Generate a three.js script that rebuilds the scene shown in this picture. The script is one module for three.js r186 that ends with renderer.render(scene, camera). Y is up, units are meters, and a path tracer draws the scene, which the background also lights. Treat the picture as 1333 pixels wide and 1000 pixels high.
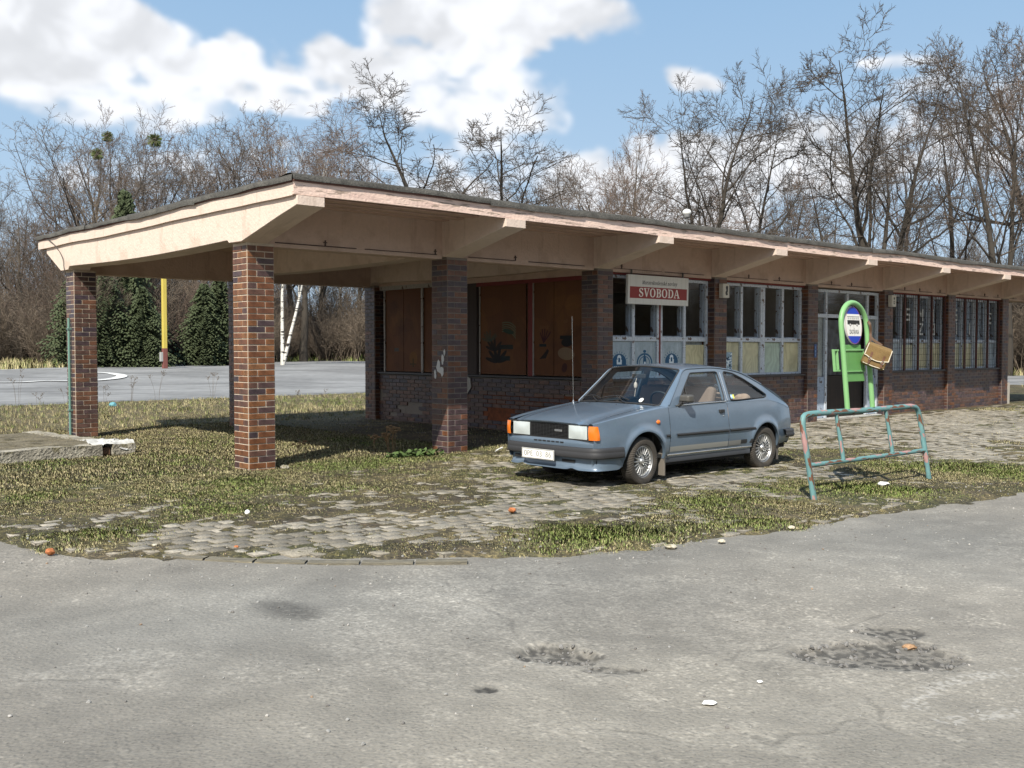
import * as THREE from 'three';
import { mergeGeometries, mergeVertices, toCreasedNormals } from 'three/addons/utils/BufferGeometryUtils.js';
import { RoundedBoxGeometry } from 'three/addons/geometries/RoundedBoxGeometry.js';

// ---------------------------------------------------------------- camera
const T0 = Date.now();
const W = 1333, H = 1000, FPX = 1331;                      // photograph size and focal length in its pixels
const scene = new THREE.Scene();
const camera = new THREE.PerspectiveCamera(2 * Math.atan(H / 2 / FPX) * 180 / Math.PI, W / H, 0.1, 900);
const CAM = new THREE.Vector3(-6.135, 1.6, 11.82);
const AZ = Math.atan2(1482.5, 1331), PITCH = Math.atan2(48, 1331);
const FW = new THREE.Vector3(Math.cos(AZ) * Math.cos(PITCH), -Math.sin(PITCH), -Math.sin(AZ) * Math.cos(PITCH));
const RT = new THREE.Vector3(Math.sin(AZ), 0, Math.cos(AZ));
const UP = new THREE.Vector3().crossVectors(RT, FW);
camera.position.copy(CAM);
camera.lookAt(CAM.clone().add(FW));
scene.add(camera);
const renderer = new THREE.WebGLRenderer({ antialias: true });
renderer.setSize(1024, 768);
renderer.toneMapping = THREE.LinearToneMapping;
renderer.toneMappingExposure = 1.36;
renderer.shadowMap.enabled = true;

// pixel -> direction, ground point, point on a plane
function ray(px, py) { return FW.clone().addScaledVector(RT, (px - W / 2) / FPX).addScaledVector(UP, -(py - H / 2) / FPX); }
function gp(px, py, y = 0) { const d = ray(px, py); return CAM.clone().addScaledVector(d, (y - CAM.y) / d.y); }
function toPx(x, y, z) { const v = new THREE.Vector3(x, y, z).sub(CAM), d = v.dot(FW); return [W / 2 + FPX * v.dot(RT) / d, H / 2 - FPX * v.dot(UP) / d, d]; }
// point at forward depth d in the direction of column px, on the ground
function colAt(px, d) { const x = (px - W / 2) / FPX * d; return new THREE.Vector3(CAM.x + Math.cos(AZ) * d + RT.x * x, 0, CAM.z - Math.sin(AZ) * d + RT.z * x); }

// ---------------------------------------------------------------- random numbers and noise
function rng(seed) { let a = seed >>> 0; return () => { a = (a + 0x6D2B79F5) | 0; let t = Math.imul(a ^ (a >>> 15), 1 | a); t = (t + Math.imul(t ^ (t >>> 7), 61 | t)) ^ t; return ((t ^ (t >>> 14)) >>> 0) / 4294967296; }; }
function h2(x, y, s = 0) { let n = Math.imul(x | 0, 374761393) + Math.imul(y | 0, 668265263) + Math.imul(s | 0, 1274126177); n = Math.imul(n ^ (n >>> 13), 1274126177); return ((n ^ (n >>> 16)) >>> 0) / 4294967296; }
const sm = t => t * t * (3 - 2 * t), clamp = (v, a = 0, b = 1) => Math.min(b, Math.max(a, v)), lerp = (a, b, t) => a + (b - a) * t;
const sstep = (a, b, v) => sm(clamp((v - a) / (b - a)));
function vn(x, y, s = 0, per = 0) {
  const xi = Math.floor(x), yi = Math.floor(y), u = sm(x - xi), v = sm(y - yi);
  const w = k => per ? ((k % per) + per) % per : k;
  const a = h2(w(xi), w(yi), s), b = h2(w(xi + 1), w(yi), s), c = h2(w(xi), w(yi + 1), s), d = h2(w(xi + 1), w(yi + 1), s);
  return a + (b - a) * u + (c - a) * v + (a - b - c + d) * u * v;
}
function fbm(x, y, oct = 4, s = 0, per = 0) { let a = 0.5, f = 1, t = 0, n = 0; for (let i = 0; i < oct; i++) { t += a * vn(x * f, y * f, s + i * 17, per * f); n += a; a *= 0.5; f *= 2; } return t / n; }

// ---------------------------------------------------------------- sky: blue air with fair-weather cumulus all round
const skyTex = (() => {
  const w = 2048, h = 1024, data = new Float32Array(w * h * 4);
  // clouds the photograph shows: pixel centre, half sizes in pixels, strength
  const blobs = [[30, 60, 175, 85, 1], [120, 30, 70, 45, .8], [230, 92, 100, 34, .75], [320, 108, 70, 22, .6], [-200, 60, 260, 150, 1], [580, 45, 115, 60, .95], [700, 30, 115, 46, .85], [480, 98, 85, 36, .8], [600, 120, 150, 52, .42], [400, 118, 60, 22, .5], [620, 190, 110, 40, .25], [120, 130, 170, 34, .35], [880, 92, 46, 22, .8],
    [1080, 215, 170, 75, .7], [900, 235, 170, 55, .62], [1250, 170, 130, 90, .5], [1160, 72, 40, 16, .45], [560, 245, 110, 40, .55], [760, 225, 90, 40, .6], [300, 215, 220, 40, .35], [1500, 120, 180, 80, .8]];
  for (let j = 0; j < h; j++) {
    const el = (j + 0.5) / h * Math.PI - Math.PI / 2, sy = Math.sin(el), cy = Math.cos(el);
    for (let i = 0; i < w; i++) {
      const az = ((i + 0.5) / w - 0.5) * 2 * Math.PI, dx = Math.cos(az) * cy, dz = Math.sin(az) * cy, k = (j * w + i) * 4;
      const e = Math.max(sy, 0), hz = Math.pow(1 - e, 2.3);
      let r = lerp(.14, .62, hz), g = lerp(.36, .79, hz), b = lerp(.68, .95, hz);
      const f = dx * FW.x + sy * FW.y + dz * FW.z;
      const fine = f > .62 && sy < .62;
      if (sy > 0 && !fine && (i & 3)) { data.copyWithin(k, k - 4, k); continue; }
      if (sy > 0 && !fine && (j & 3) && j > 515) { data.copyWithin(k, k - w * 4, k - w * 4 + 4); continue; }
      if (sy < 0) { const t = clamp(-sy * 4); r = lerp(r, .20, t); g = lerp(g, .19, t); b = lerp(b, .16, t); }
      else {
        const A = az * 9, E = el * 15;
        const ax = Math.cos(az) * 5, ay = Math.sin(az) * 5;
        const wx = fbm(ax * 2 + 3, E * 1.1 + ay * 2, 3, 5) - .5, wy = fbm(ax * 2 + 9, E * 1.1 + ay * 2 + 4, 3, 6) - .5;
        const n = fbm(ax * 1.6 + ay * 1.1 + wx * 1.6, E * 1.0 + wy * 1.6, 6, 11);
        const big = fbm(ax * .55 + 2, ay * .55 + E * .28, 3, 23);
        // in the view the cumulus keep their places, elsewhere they come from the same noise
        let inView = 0, bias = 0;
        if (f > .3) {
          const px = W / 2 + FPX * (dx * RT.x + dz * RT.z) / f, py = H / 2 - FPX * (dx * UP.x + sy * UP.y + dz * UP.z) / f;
          inView = sstep(1.0, .72, Math.max(Math.abs(px - W / 2) / 1250, Math.abs(py - 250) / 800));
          for (const [bx, by, rx, ry, s] of blobs) {
            const q = ((px - bx + wx * 120) / rx) ** 2 + ((py - by + wy * 80 - (n - .5) * 50) / (ry * (py > by ? .8 : 1))) ** 2;
            bias = Math.max(bias, s * sstep(1.6, .25, q));
          }
        }
        const gen = sstep(.42, .66, big * .75 + n * .45 - .05) * sstep(1.25, .5, el);
        const det = fbm(ax * 7 + ay * 4.7 + wx * 3, E * 4 + wy * 3, 5, 29);
        let c = lerp(gen, clamp(bias * 1.2 + ((n - .5) * 1.1 + (det - .5) * 1.0) * sstep(0, .25, bias)), inView);
        const d = sstep(.10, .74, c);
        const lit = .86 + .22 * sstep(.36, .6, n * .5 + det * .5) + (det - .5) * .14;
        const cr = lit * .97, cg = lit * .985, cb = lit * 1.02;
        r = lerp(r, cr, d * .95); g = lerp(g, cg, d * .95); b = lerp(b, cb, d * .95);
      }
      data[k] = r * .72; data[k + 1] = g * .72; data[k + 2] = b * .72; data[k + 3] = 1;
    }
  }
  const t = new THREE.DataTexture(data, w, h, THREE.RGBAFormat, THREE.FloatType);
  t.mapping = THREE.EquirectangularReflectionMapping; t.magFilter = THREE.LinearFilter; t.minFilter = THREE.LinearFilter; t.needsUpdate = true;
  return t;
})();
console.log('sky', Date.now() - T0);
scene.background = skyTex; scene.environment = skyTex;
// ---------------------------------------------------------------- sun
const SUN_A = 32 * Math.PI / 180, SUN_E = 45.5 * Math.PI / 180;
const SUN = new THREE.Vector3(-Math.cos(SUN_A) * Math.cos(SUN_E), Math.sin(SUN_E), Math.sin(SUN_A) * Math.cos(SUN_E));
const sun = new THREE.DirectionalLight(new THREE.Color(1, .94, .84), 5);
sun.position.copy(SUN).multiplyScalar(60).add(new THREE.Vector3(6, 0, -6)); sun.target.position.set(6, 0, -6);
sun.castShadow = true; sun.shadow.mapSize.set(4096, 4096);
Object.assign(sun.shadow.camera, { left: -45, right: 45, top: 45, bottom: -45, near: 1, far: 180 });
scene.add(sun, sun.target);

// ---------------------------------------------------------------- helpers
const used = {};
function numbered(n) { used[n] = (used[n] ?? -1) + 1; return used[n] ? `${n}_${String(used[n]).padStart(3, '0')}` : n; }
const lin = (r, g, b) => new THREE.Color().setRGB(r, g, b);
const std = o => new THREE.MeshStandardMaterial(Object.assign({ roughness: .85 }, o));
const phy = o => new THREE.MeshPhysicalMaterial(o);
function uvm(g) {                                            // uv in metres from the dominant axis of each normal
  const p = g.attributes.position, n = g.attributes.normal, uv = new Float32Array(p.count * 2);
  for (let i = 0; i < p.count; i++) {
    const ax = Math.abs(n.getX(i)), ay = Math.abs(n.getY(i)), az = Math.abs(n.getZ(i));
    let u, v; if (ay >= ax && ay >= az) { u = p.getX(i); v = p.getZ(i); } else if (ax >= az) { u = p.getZ(i); v = p.getY(i); } else { u = p.getX(i); v = p.getY(i); }
    uv[i * 2] = u; uv[i * 2 + 1] = v;
  }
  g.setAttribute('uv', new THREE.BufferAttribute(uv, 2)); return g;
}
function bx(x0, x1, y0, y1, z0, z1, r = 0) {
  const a = Math.abs(x1 - x0), b = Math.abs(y1 - y0), c = Math.abs(z1 - z0);
  const g = r ? new RoundedBoxGeometry(a, b, c, 2, Math.min(r, a / 2.01, b / 2.01, c / 2.01)) : new THREE.BoxGeometry(a, b, c);
  g.translate((x0 + x1) / 2, (y0 + y1) / 2, (z0 + z1) / 2);
  return uvm(g);
}
function merge(list) {
  const a = (Array.isArray(list) ? list : [list]).map(g => g.index ? g.toNonIndexed() : g);
  if (a.length === 1) return a[0];
  const col = a.some(g => g.attributes.color);
  for (const g of a) { for (const k of Object.keys(g.attributes)) if (!['position', 'normal', 'uv', 'color'].includes(k)) g.deleteAttribute(k);
    if (!g.attributes.uv) uvm(g);
    if (col && !g.attributes.color) g.setAttribute('color', new THREE.BufferAttribute(new Float32Array(g.attributes.position.count * 3).fill(1), 3)); }
  return mergeGeometries(a);
}
function mesh(name, geo, m, parent) {
  const o = new THREE.Mesh(merge(geo), m); o.name = name; o.castShadow = o.receiveShadow = true;
  if (parent) parent.add(o); return o;
}
function meshG(name, geo, m, parent) { const o = new THREE.Mesh(geo, m); o.name = name; o.castShadow = o.receiveShadow = true; parent.add(o); return o; }
function thing(name, label, category, pos = [0, 0, 0], group) {
  const o = new THREE.Group(); o.name = numbered(name); o.position.set(...pos); scene.add(o);
  o.userData = { label, category }; if (group) o.userData.group = group; return o;
}
function tag(o, label, category, group) { o.name = numbered(o.name); o.userData = { label, category }; if (group) o.userData.group = group; if (!o.parent) scene.add(o); return o; }
function struct(name, geo, m) { const o = mesh(numbered(name), geo, m, scene); o.userData.kind = 'structure'; return o; }
function paint(g, c) { const n = g.attributes.position.count, a = new Float32Array(n * 3); for (let i = 0; i < n; i++) { a[i * 3] = c[0]; a[i * 3 + 1] = c[1]; a[i * 3 + 2] = c[2]; } g.setAttribute('color', new THREE.BufferAttribute(a, 3)); return g; }
function tex(w, h, fn, { srgb = true, rep = [1, 1], mirror = false } = {}) {
  const d = new Uint8Array(w * h * 4);
  for (let j = 0; j < h; j++) for (let i = 0; i < w; i++) { const c = fn(i / w, j / h, i, j), k = (j * w + i) * 4; d[k] = clamp(c[0], 0, 255); d[k + 1] = clamp(c[1], 0, 255); d[k + 2] = clamp(c[2], 0, 255); d[k + 3] = c[3] ?? 255; }
  const t = new THREE.DataTexture(d, w, h, THREE.RGBAFormat); t.wrapS = t.wrapT = mirror ? THREE.MirroredRepeatWrapping : THREE.RepeatWrapping;
  t.magFilter = THREE.LinearFilter; t.minFilter = THREE.LinearMipmapLinearFilter; t.generateMipmaps = true; t.repeat.set(...rep);
  if (srgb) t.colorSpace = THREE.SRGBColorSpace; t.needsUpdate = true; return t;
}
function canvasTex(w, h, draw) { const c = document.createElement('canvas'); c.width = w; c.height = h; draw(c.getContext('2d'), w, h); const t = new THREE.CanvasTexture(c); t.colorSpace = THREE.SRGBColorSpace; return t; }
function tubeG(pts, r, seg = 24, rad = 8, closed = false) { return new THREE.TubeGeometry(new THREE.CatmullRomCurve3(pts.map(p => Array.isArray(p) ? new THREE.Vector3(...p) : p), closed, 'centripetal'), seg, r, rad, closed); }
function cyl(a, b, r0, r1 = r0, n = 12) { const A = new THREE.Vector3(...a), B = new THREE.Vector3(...b), d = B.clone().sub(A), g = new THREE.CylinderGeometry(r1, r0, d.length(), n); g.applyQuaternion(new THREE.Quaternion().setFromUnitVectors(new THREE.Vector3(0, 1, 0), d.clone().normalize())); g.translate((A.x + B.x) / 2, (A.y + B.y) / 2, (A.z + B.z) / 2); return g; }
function flatQuad(p, uvs) { const g = new THREE.BufferGeometry(); g.setAttribute('position', new THREE.BufferAttribute(new Float32Array([...p[0], ...p[1], ...p[2], ...p[3]]), 3)); g.setAttribute('uv', new THREE.BufferAttribute(new Float32Array(uvs || [0, 0, 1, 0, 1, 1, 0, 1]), 2)); g.setIndex([0, 1, 2, 0, 2, 3]); g.computeVertexNormals(); return g; }
// grid surface from fn(u, v) -> [x, y, z]
function gridG(us, vs, fn, unit) {
  const P = [], UV = [], I = []; const m = vs.length;
  us.forEach(u => vs.forEach(v => { const p = fn(u, v); P.push(...p); UV.push(...(unit ? [(u - us[0]) / (us[us.length - 1] - us[0]), (v - vs[0]) / (vs[m - 1] - vs[0])] : [u, v])); }));
  for (let i = 0; i < us.length - 1; i++) for (let j = 0; j < m - 1; j++) { const a = i * m + j, b = a + 1, c = a + m, d = c + 1; I.push(a, c, b, b, c, d); }
  const g = new THREE.BufferGeometry(); g.setAttribute('position', new THREE.Float32BufferAttribute(P, 3)); g.setAttribute('uv', new THREE.Float32BufferAttribute(UV, 2)); g.setIndex(I); g.computeVertexNormals(); return g;
}
const seq = (a, b, n) => Array.from({ length: n + 1 }, (_, i) => a + (b - a) * i / n);
// piecewise smooth function through points
function spline(pts) {
  return x => {
    if (x <= pts[0][0]) return pts[0][1]; const L = pts.length - 1; if (x >= pts[L][0]) return pts[L][1];
    let i = 0; while (x > pts[i + 1][0]) i++;
    const [x0, y0] = pts[i], [x1, y1] = pts[i + 1], h = x1 - x0, t = (x - x0) / h;
    const d = (y1 - y0) / h, dm = i ? (y0 - pts[i - 1][1]) / (x0 - pts[i - 1][0]) : d, dp = i < L - 1 ? (pts[i + 2][1] - y1) / (pts[i + 2][0] - x1) : d;
    const lim = (a, b) => a * b <= 0 ? 0 : 2 * a * b / (a + b), m0 = i ? lim(dm, d) : d, m1 = i < L - 1 ? lim(d, dp) : d;
    const t2 = t * t, t3 = t2 * t; return (2 * t3 - 3 * t2 + 1) * y0 + (t3 - 2 * t2 + t) * h * m0 + (-2 * t3 + 3 * t2) * y1 + (t3 - t2) * h * m1;
  };
}
function axis(...parts) { const a = []; for (const [s, e, st] of parts) { const n = Math.max(1, Math.round((e - s) / st)); for (let i = 0; i < n; i++) a.push(s + (e - s) * i / n); } a.push(parts[parts.length - 1][1]); return a; }
// ================================================================ GROUND
const th = z => .55 * sstep(-20, -48, z);                    // the land rises a little behind the back lot
// edge between the yard and the road in front of it (yard on the building's side)
const EDGE = [[-40, -6], [-12, -2.6], [-6.2, -.6], [-4.5, 1.3], [-3.85, 3.0], [-3.55, 4.05], [-2.69, 4.91], [-1.44, 6.0], [-.635, 6.6], [.4, 6.84], [1.3, 6.98], [3, 7.2], [4.95, 7.46], [12, 8.5], [60, 16]];
function edgeDist(x, z) {                                    // > 0 in the yard
  let best = 1e9, s = 1;
  for (let i = 0; i < EDGE.length - 1; i++) {
    const [ax, az] = EDGE[i], [bx_, bz] = EDGE[i + 1], dx = bx_ - ax, dz = bz - az, t = clamp(((x - ax) * dx + (z - az) * dz) / (dx * dx + dz * dz));
    const px = ax + dx * t - x, pz = az + dz * t - z, d = px * px + pz * pz;
    if (d < best) { best = d; s = dx * (z - az) - dz * (x - ax) < 0 ? 1 : -1; }
  }
  return s * Math.sqrt(best);
}
const blobsAt = list => { const L = list.map(([px, py, r, a]) => { const p = gp(px, py); return [p.x, p.z, r, a]; }); return (x, z) => { let t = 0; for (const [bx_, bz, r, a] of L) { const q = ((x - bx_) ** 2 + (z - bz) ** 2) / (r * r); if (q < 6) t += a * Math.exp(-q); } return t; }; };
// where the stone setts lie open and where grass has closed over them
const openBlobs = blobsAt([[260, 702, .55, .5], [350, 708, .6, .55], [430, 700, .7, .55], [520, 690, .8, .6], [600, 680, .8, .55], [560, 655, .8, .3], [690, 668, .6, .4], [740, 650, .7, .45], [840, 655, .6, .4], [920, 630, .8, .45], [1010, 612, .9, .5], [180, 652, .5, .35], [60, 688, .35, .35], [40, 660, .4, .3], [420, 655, .5, .25], [520, 632, .5, .25], [760, 628, 1.2, .3],
  [640, 722, .4, .2], [1080, 575, 1.6, .5], [1250, 560, 3, .5], [1200, 548, 3, .5], [1050, 560, 2, .5]]);
const grassBlobs = blobsAt([[760, 705, .45, 1.1], [700, 722, .3, .4], [930, 660, .6, .7], [1000, 690, .5, .6], [860, 705, .4, .5], [1080, 640, .6, .6], [1160, 645, .5, .7], [1270, 615, .9, .8], [1180, 610, .7, .5], [110, 610, 1.2, .5], [300, 632, .8, .6], [60, 650, .7, .6], [240, 655, .6, .4], [150, 700, .45, .6], [60, 715, .4, .4], [450, 640, .6, .35], [430, 608, .9, .4], [300, 670, .5, .4], [540, 600, .6, .6], [690, 600, .5, .3], [860, 690, .5, .3]]);
function openness(x, z) { return clamp(.27 + openBlobs(x, z) - .75 * grassBlobs(x, z) + (fbm(x * .8, z * .8, 3, 71) - .5) * 1.3 + (fbm(x * 3.1, z * 3.1, 2, 72) - .5) * .5 + .35 * sstep(6, 10, x) - .6 * sstep(.6, -.6, z)); }
function yardH(x, z, sd = edgeDist(x, z)) {
  const n = fbm(x * 1.3, z * 1.3, 3, 3) - .5, f = fbm(x * 7, z * 7, 3, 4) - .5;
  const o = openness(x, z);
  const e = sstep(-.12, .42, sd + (fbm(x * 4, z * 4, 3, 5) - .5) * .34);
  return -.055 + e * (.083 + n * .02) + f * .022 + (.5 - o) * .016 * e;
}
const SETT_TOP = .026;
// ---- materials of the ground
const soilTex = tex(1024, 1024, (u, v) => {
  const a = fbm(u * 8, v * 8, 5, 31, 8), b = fbm(u * 64, v * 64, 3, 32, 64), c = fbm(u * 200, v * 200, 2, 33, 200);
  const t = .62 + a * .3 + (b - .5) * .55 + (c - .5) * .5, straw = sstep(.6, .72, b) * .5;
  return [lerp(205, 255, straw) * t, lerp(200, 240, straw) * t, lerp(185, 205, straw) * t];
});
const soilBump = tex(512, 512, (u, v) => { const b = fbm(u * 60, v * 60, 4, 35, 60) * 255; return [b, b, b]; }, { srgb: false });
soilTex.repeat.set(.5, .5); soilBump.repeat.set(.8, .8);
const soilMat = std({ map: soilTex, bumpMap: soilBump, bumpScale: .02, vertexColors: true, roughness: .97 });
const moss = [.145, .128, .052], green = [.15, .175, .058], straw = [.38, .32, .19], dirt = [.155, .124, .088], sandy = [.22, .195, .15];
const mix3 = (a, b, t) => [lerp(a[0], b[0], t), lerp(a[1], b[1], t), lerp(a[2], b[2], t)];
function soilCol(x, z, sd) {
  const n = fbm(x * .9, z * .9, 4, 41), m = fbm(x * 3.3, z * 3.3, 3, 42), k = fbm(x * 9, z * 9, 2, 43);
  let c = mix3(moss, dirt, sstep(.42, .62, m * .6 + k * .4));
  c = mix3(c, green, sstep(.45, .65, n) * .6 + clamp(grassBlobs(x, z)) * .5);
  c = mix3(c, straw, sstep(.5, .72, fbm(x * 1.7, z * 1.7, 3, 44)) * .55 + .5 * sstep(-4, -9, z));
  c = mix3(c, sandy, .55 * sstep(.45, .05, sd + (k - .5) * .3) * sstep(.4, .6, m));
  return c;
}

// ---- the yard sheet round the building
{
  const xs = axis([-34, -10, 1], [-10, -5.2, .2], [-5.2, 7, .075], [7, 14, .15], [14, 38, .4]), zs = axis([-17.6, -8, .4], [-8, -.5, .2], [-.5, 7.9, .075], [7.9, 14, .4]);
  const P = [], C = [], UV = [], I = []; const m = zs.length;
  for (const x of xs) for (const z of zs) { const sd = edgeDist(x, z); P.push(x, yardH(x, z, sd), z); C.push(...soilCol(x, z, sd)); UV.push(x, z); }
  for (let i = 0; i < xs.length - 1; i++) for (let j = 0; j < m - 1; j++) {
    const a = i * m + j; if (Math.max(P[a * 3 + 1], P[(a + 1) * 3 + 1], P[(a + m) * 3 + 1], P[(a + m + 1) * 3 + 1]) < -.03) continue;
    I.push(a, a + 1, a + m, a + 1, a + m + 1, a + m);
  }
  const g = new THREE.BufferGeometry(); g.setAttribute('position', new THREE.Float32BufferAttribute(P, 3)); g.setAttribute('color', new THREE.Float32BufferAttribute(C, 3)); g.setAttribute('uv', new THREE.Float32BufferAttribute(UV, 2)); g.setIndex(I); g.computeVertexNormals();
  struct('yard_ground', g, soilMat);
}
// ---- land out to the horizon
{
  const xs = axis([-420, -60, 40], [-60, 90, 3], [90, 420, 40]), zs = axis([-420, -110, 40], [-110, 20, 3], [20, 420, 40]);
  const g = gridG(xs, zs, (x, z) => [x, -.075 + th(z) + (fbm(x * .1, z * .1, 2, 9) - .5) * .04, z]); g.index.array.reverse(); g.computeVertexNormals();
  const p = g.attributes.position, C = []; for (let i = 0; i < p.count; i++) { const x = p.getX(i), z = p.getZ(i); C.push(...mix3(straw, green, sstep(.4, .62, fbm(x * .12, z * .12, 3, 91)) * .7)); }
  g.setAttribute('color', new THREE.Float32BufferAttribute(C, 3));
  struct('ground', g, soilMat);
}

// ---- the road in front, with its potholes
const HOLES = [[728, 851, .22, .16, .04, .5], [1140, 850, .42, .26, .034, .2], [630, 899, .06, .05, .012, 0], [1165, 822, .2, .12, .012, .3], [800, 871, .16, .05, .012, .4]].map(([px, py, rx, rz, d, rot]) => { const p = gp(px, py); return [p.x, p.z, rx, rz, d, rot]; });
function holeAt(x, z) { let t = 0, depth = 0; for (const [hx, hz, rx, rz, d] of HOLES) { if (Math.abs(x - hx) > 1 || Math.abs(z - hz) > 1) continue;
  // radial and tangential axes of the view are used only to lay the long side along the road
  const ux = RT.x, uz = RT.z, a = (x - hx) * ux + (z - hz) * uz, b = -(x - hx) * uz + (z - hz) * ux;
  const ang = Math.atan2(b, a), q = Math.hypot(a / rx, b / rz) + (fbm(Math.cos(ang) * 1.6 + hx * 3, Math.sin(ang) * 1.6, 3, 55) - .5) * .85 + (fbm(x * 14, z * 14, 2, 56) - .5) * .3;
  const k = sstep(1.04, .78, q); if (k > t) { t = k; } depth = Math.max(depth, d * k * (.75 + .25 * sstep(1, 0, q))); } return [t, depth]; }
const seams = [[[560, 742], [612, 775], [650, 812], [690, 838]], [[690, 862], [760, 880], [830, 875], [900, 862], [985, 845], [1050, 842]], [[1190, 862], [1260, 850], [1333, 838], [1500, 810]], [[985, 845], [1120, 808], [1240, 780], [1333, 755]], [[0, 880], [140, 888], [280, 872], [330, 862]], [[1090, 880], [1140, 930], [1180, 960]], [[780, 945], [900, 960], [1010, 958], [1120, 930]], [[590, 775], [690, 758], [790, 770]]].map(l => l.map(([a, b]) => gp(a, b)));
function segD(x, z, l) { let b = 1e9; for (let i = 0; i < l.length - 1; i++) { const A = l[i], B = l[i + 1], dx = B.x - A.x, dz = B.z - A.z, t = clamp(((x - A.x) * dx + (z - A.z) * dz) / (dx * dx + dz * dz)); b = Math.min(b, Math.hypot(A.x + dx * t - x, A.z + dz * t - z)); } return b; }
const dusty = blobsAt([[1000, 930, 1.2, .6], [700, 960, 1, .5], [1200, 960, 1, .5], [450, 960, .9, .35], [850, 900, .7, .3], [300, 930, .8, .3]]);
const bluish = blobsAt([[450, 790, 1.2, .5], [250, 780, 1, .35], [700, 760, 1.3, .35], [1100, 720, 1.5, .45], [1250, 700, 1.5, .4], [150, 830, .9, .3]]);
const stains = blobsAt([[372, 793, .2, .75], [395, 800, .14, .5], [350, 786, .14, .4], [235, 741, .2, .5], [320, 850, .2, .25], [80, 760, .5, .3], [1150, 690, .5, .25], [630, 899, .07, .6]]);
const wornPaint = [[[1190, 918], [1210, 895], [1260, 880], [1333, 872], [1500, 866]], [[1230, 936], [1333, 925], [1480, 905]]].map(l => l.map(([a, b]) => gp(a, b)));
const paleBlobs = blobsAt([[490, 830, .8, .5], [620, 755, .5, .6], [660, 800, .4, .4], [560, 790, .6, .35], [330, 775, .3, .4], [120, 880, .6, .3], [960, 850, .5, .35], [1090, 810, .5, .3]]);
function cache(fn, x0, z0, size, n) { const a = new Float32Array((n + 1) * (n + 1)); for (let j = 0; j <= n; j++) for (let i = 0; i <= n; i++) a[j * (n + 1) + i] = fn(x0 + i / n * size, z0 + j / n * size);
  return (x, z) => { const u = clamp((x - x0) / size, 0, .99999) * n, v = clamp((z - z0) / size, 0, .99999) * n, i = u | 0, j = v | 0, s = u - i, t = v - j, k = j * (n + 1) + i; return lerp(lerp(a[k], a[k + 1], s), lerp(a[k + n + 1], a[k + n + 2], s), t); }; }
const cN = cache((x, z) => fbm(x * .9, z * .9, 4, 61), -6, 2, 12, 256), cM = cache((x, z) => fbm(x * 5, z * 5, 3, 62), -6, 2, 12, 512);
const cDu = cache(dusty, -6, 2, 12, 128), cBl = cache(bluish, -6, 2, 12, 128), cPale = cache(paleBlobs, -6, 2, 12, 128), cSt = cache(stains, -6, 2, 12, 400);
const cSeam = cache((x, z) => { let sd = 9; const m = cM(x, z); for (const s of seams) sd = Math.min(sd, segD(x + (m - .5) * .22, z + (vn(x * 6, z * 6, 66) - .5) * .2, s)); return sd; }, -6, 2, 12, 700);
const cWp = cache((x, z) => { let wp = 9; for (const s of wornPaint) wp = Math.min(wp, segD(x, z, s)); return wp; }, -6, 2, 12, 200);
const cHole = cache((x, z) => holeAt(x, z)[0], -6, 2, 12, 900);
const roadTex = tex(2048, 2048, (u, v) => {
  const x = -6 + u * 12, z = 2 + v * 12;
  const n = cN(x, z), m = cM(x, z), f = vn(x * 70, z * 70, 63), f2 = vn(x * 150, z * 150, 64);
  let r = 124, g = 119, b = 110;
  const du = clamp(cDu(x, z) + (n - .5) * 1.1), bl = clamp(cBl(x, z) + (.5 - n) * .6);
  r = lerp(r, 129, du); g = lerp(g, 124, du); b = lerp(b, 114, du);
  r = lerp(r, 115, bl * .6); g = lerp(g, 115, bl * .6); b = lerp(b, 111, bl * .6);
  let k = 1 + (m - .5) * .16 + (n - .5) * .18 + (vn(x * 1.7 + 4, z * 1.7, 69) - .5) * .10;
  const pale = clamp(cPale(x, z) * (0.4 + m)); k += pale * .07;
  const sd = cSeam(x, z);
  k *= 1 - .13 * sstep(.022, .004, sd) * sstep(.35, .5, vn(x * 4, z * 4, 65));
  k *= 1 + .06 * sstep(.25, .03, sd);
  const sv = cSt(x, z), st = clamp(sv * 1.3 - .25 + (m - .5) * .9 * sstep(.1, .4, sv)); k *= 1 - .3 * st;
  // aggregate
  const ag = sstep(.72, .92, f), agd = sstep(.22, .08, f2); k *= 1 + ag * (.07 + .12 * sstep(.45, .65, n)) - agd * .14 + (f2 - .5) * .12;
  const cg = sstep(.50, .62, cN(x * .7 + 1.3, z * .7 + 3) * .6 + m * .4 + cPale(x, z) * .25), co = vn(x * 38, z * 38, 75); k *= 1 + cg * ((co - .5) * .13 + (f - .5) * .14) - (1 - cg) * .012; const hk = cHole(x, z); k *= 1 - hk * (.10 + .34 * sstep(.3, .75, vn(x * 34, z * 34, 76)) * (.5 + m));
  const wp = cWp(x, z); const wq = sstep(.085, .03, wp + (m - .5) * .1) * sstep(.45, .6, vn(x * 60, z * 60, 67) * .6 + m * .4);
  r = lerp(r * k, 205, wq * .3); g = lerp(g * k, 202, wq * .3); b = lerp(b * k, 196, wq * .3);
  return [r, g, b];
}, { mirror: true });
const roadBump = tex(1024, 1024, (u, v) => { const f = vn(u * 220, v * 220, 63, 220), c = fbm(u * 60, v * 60, 3, 68, 60); const k = (f * .6 + c * .4) * 255; return [k, k, k]; }, { srgb: false });
roadBump.repeat.set(4, 4);
const roadMat = std({ map: roadTex, bumpMap: roadBump, bumpScale: .006, roughness: .93 });
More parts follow.
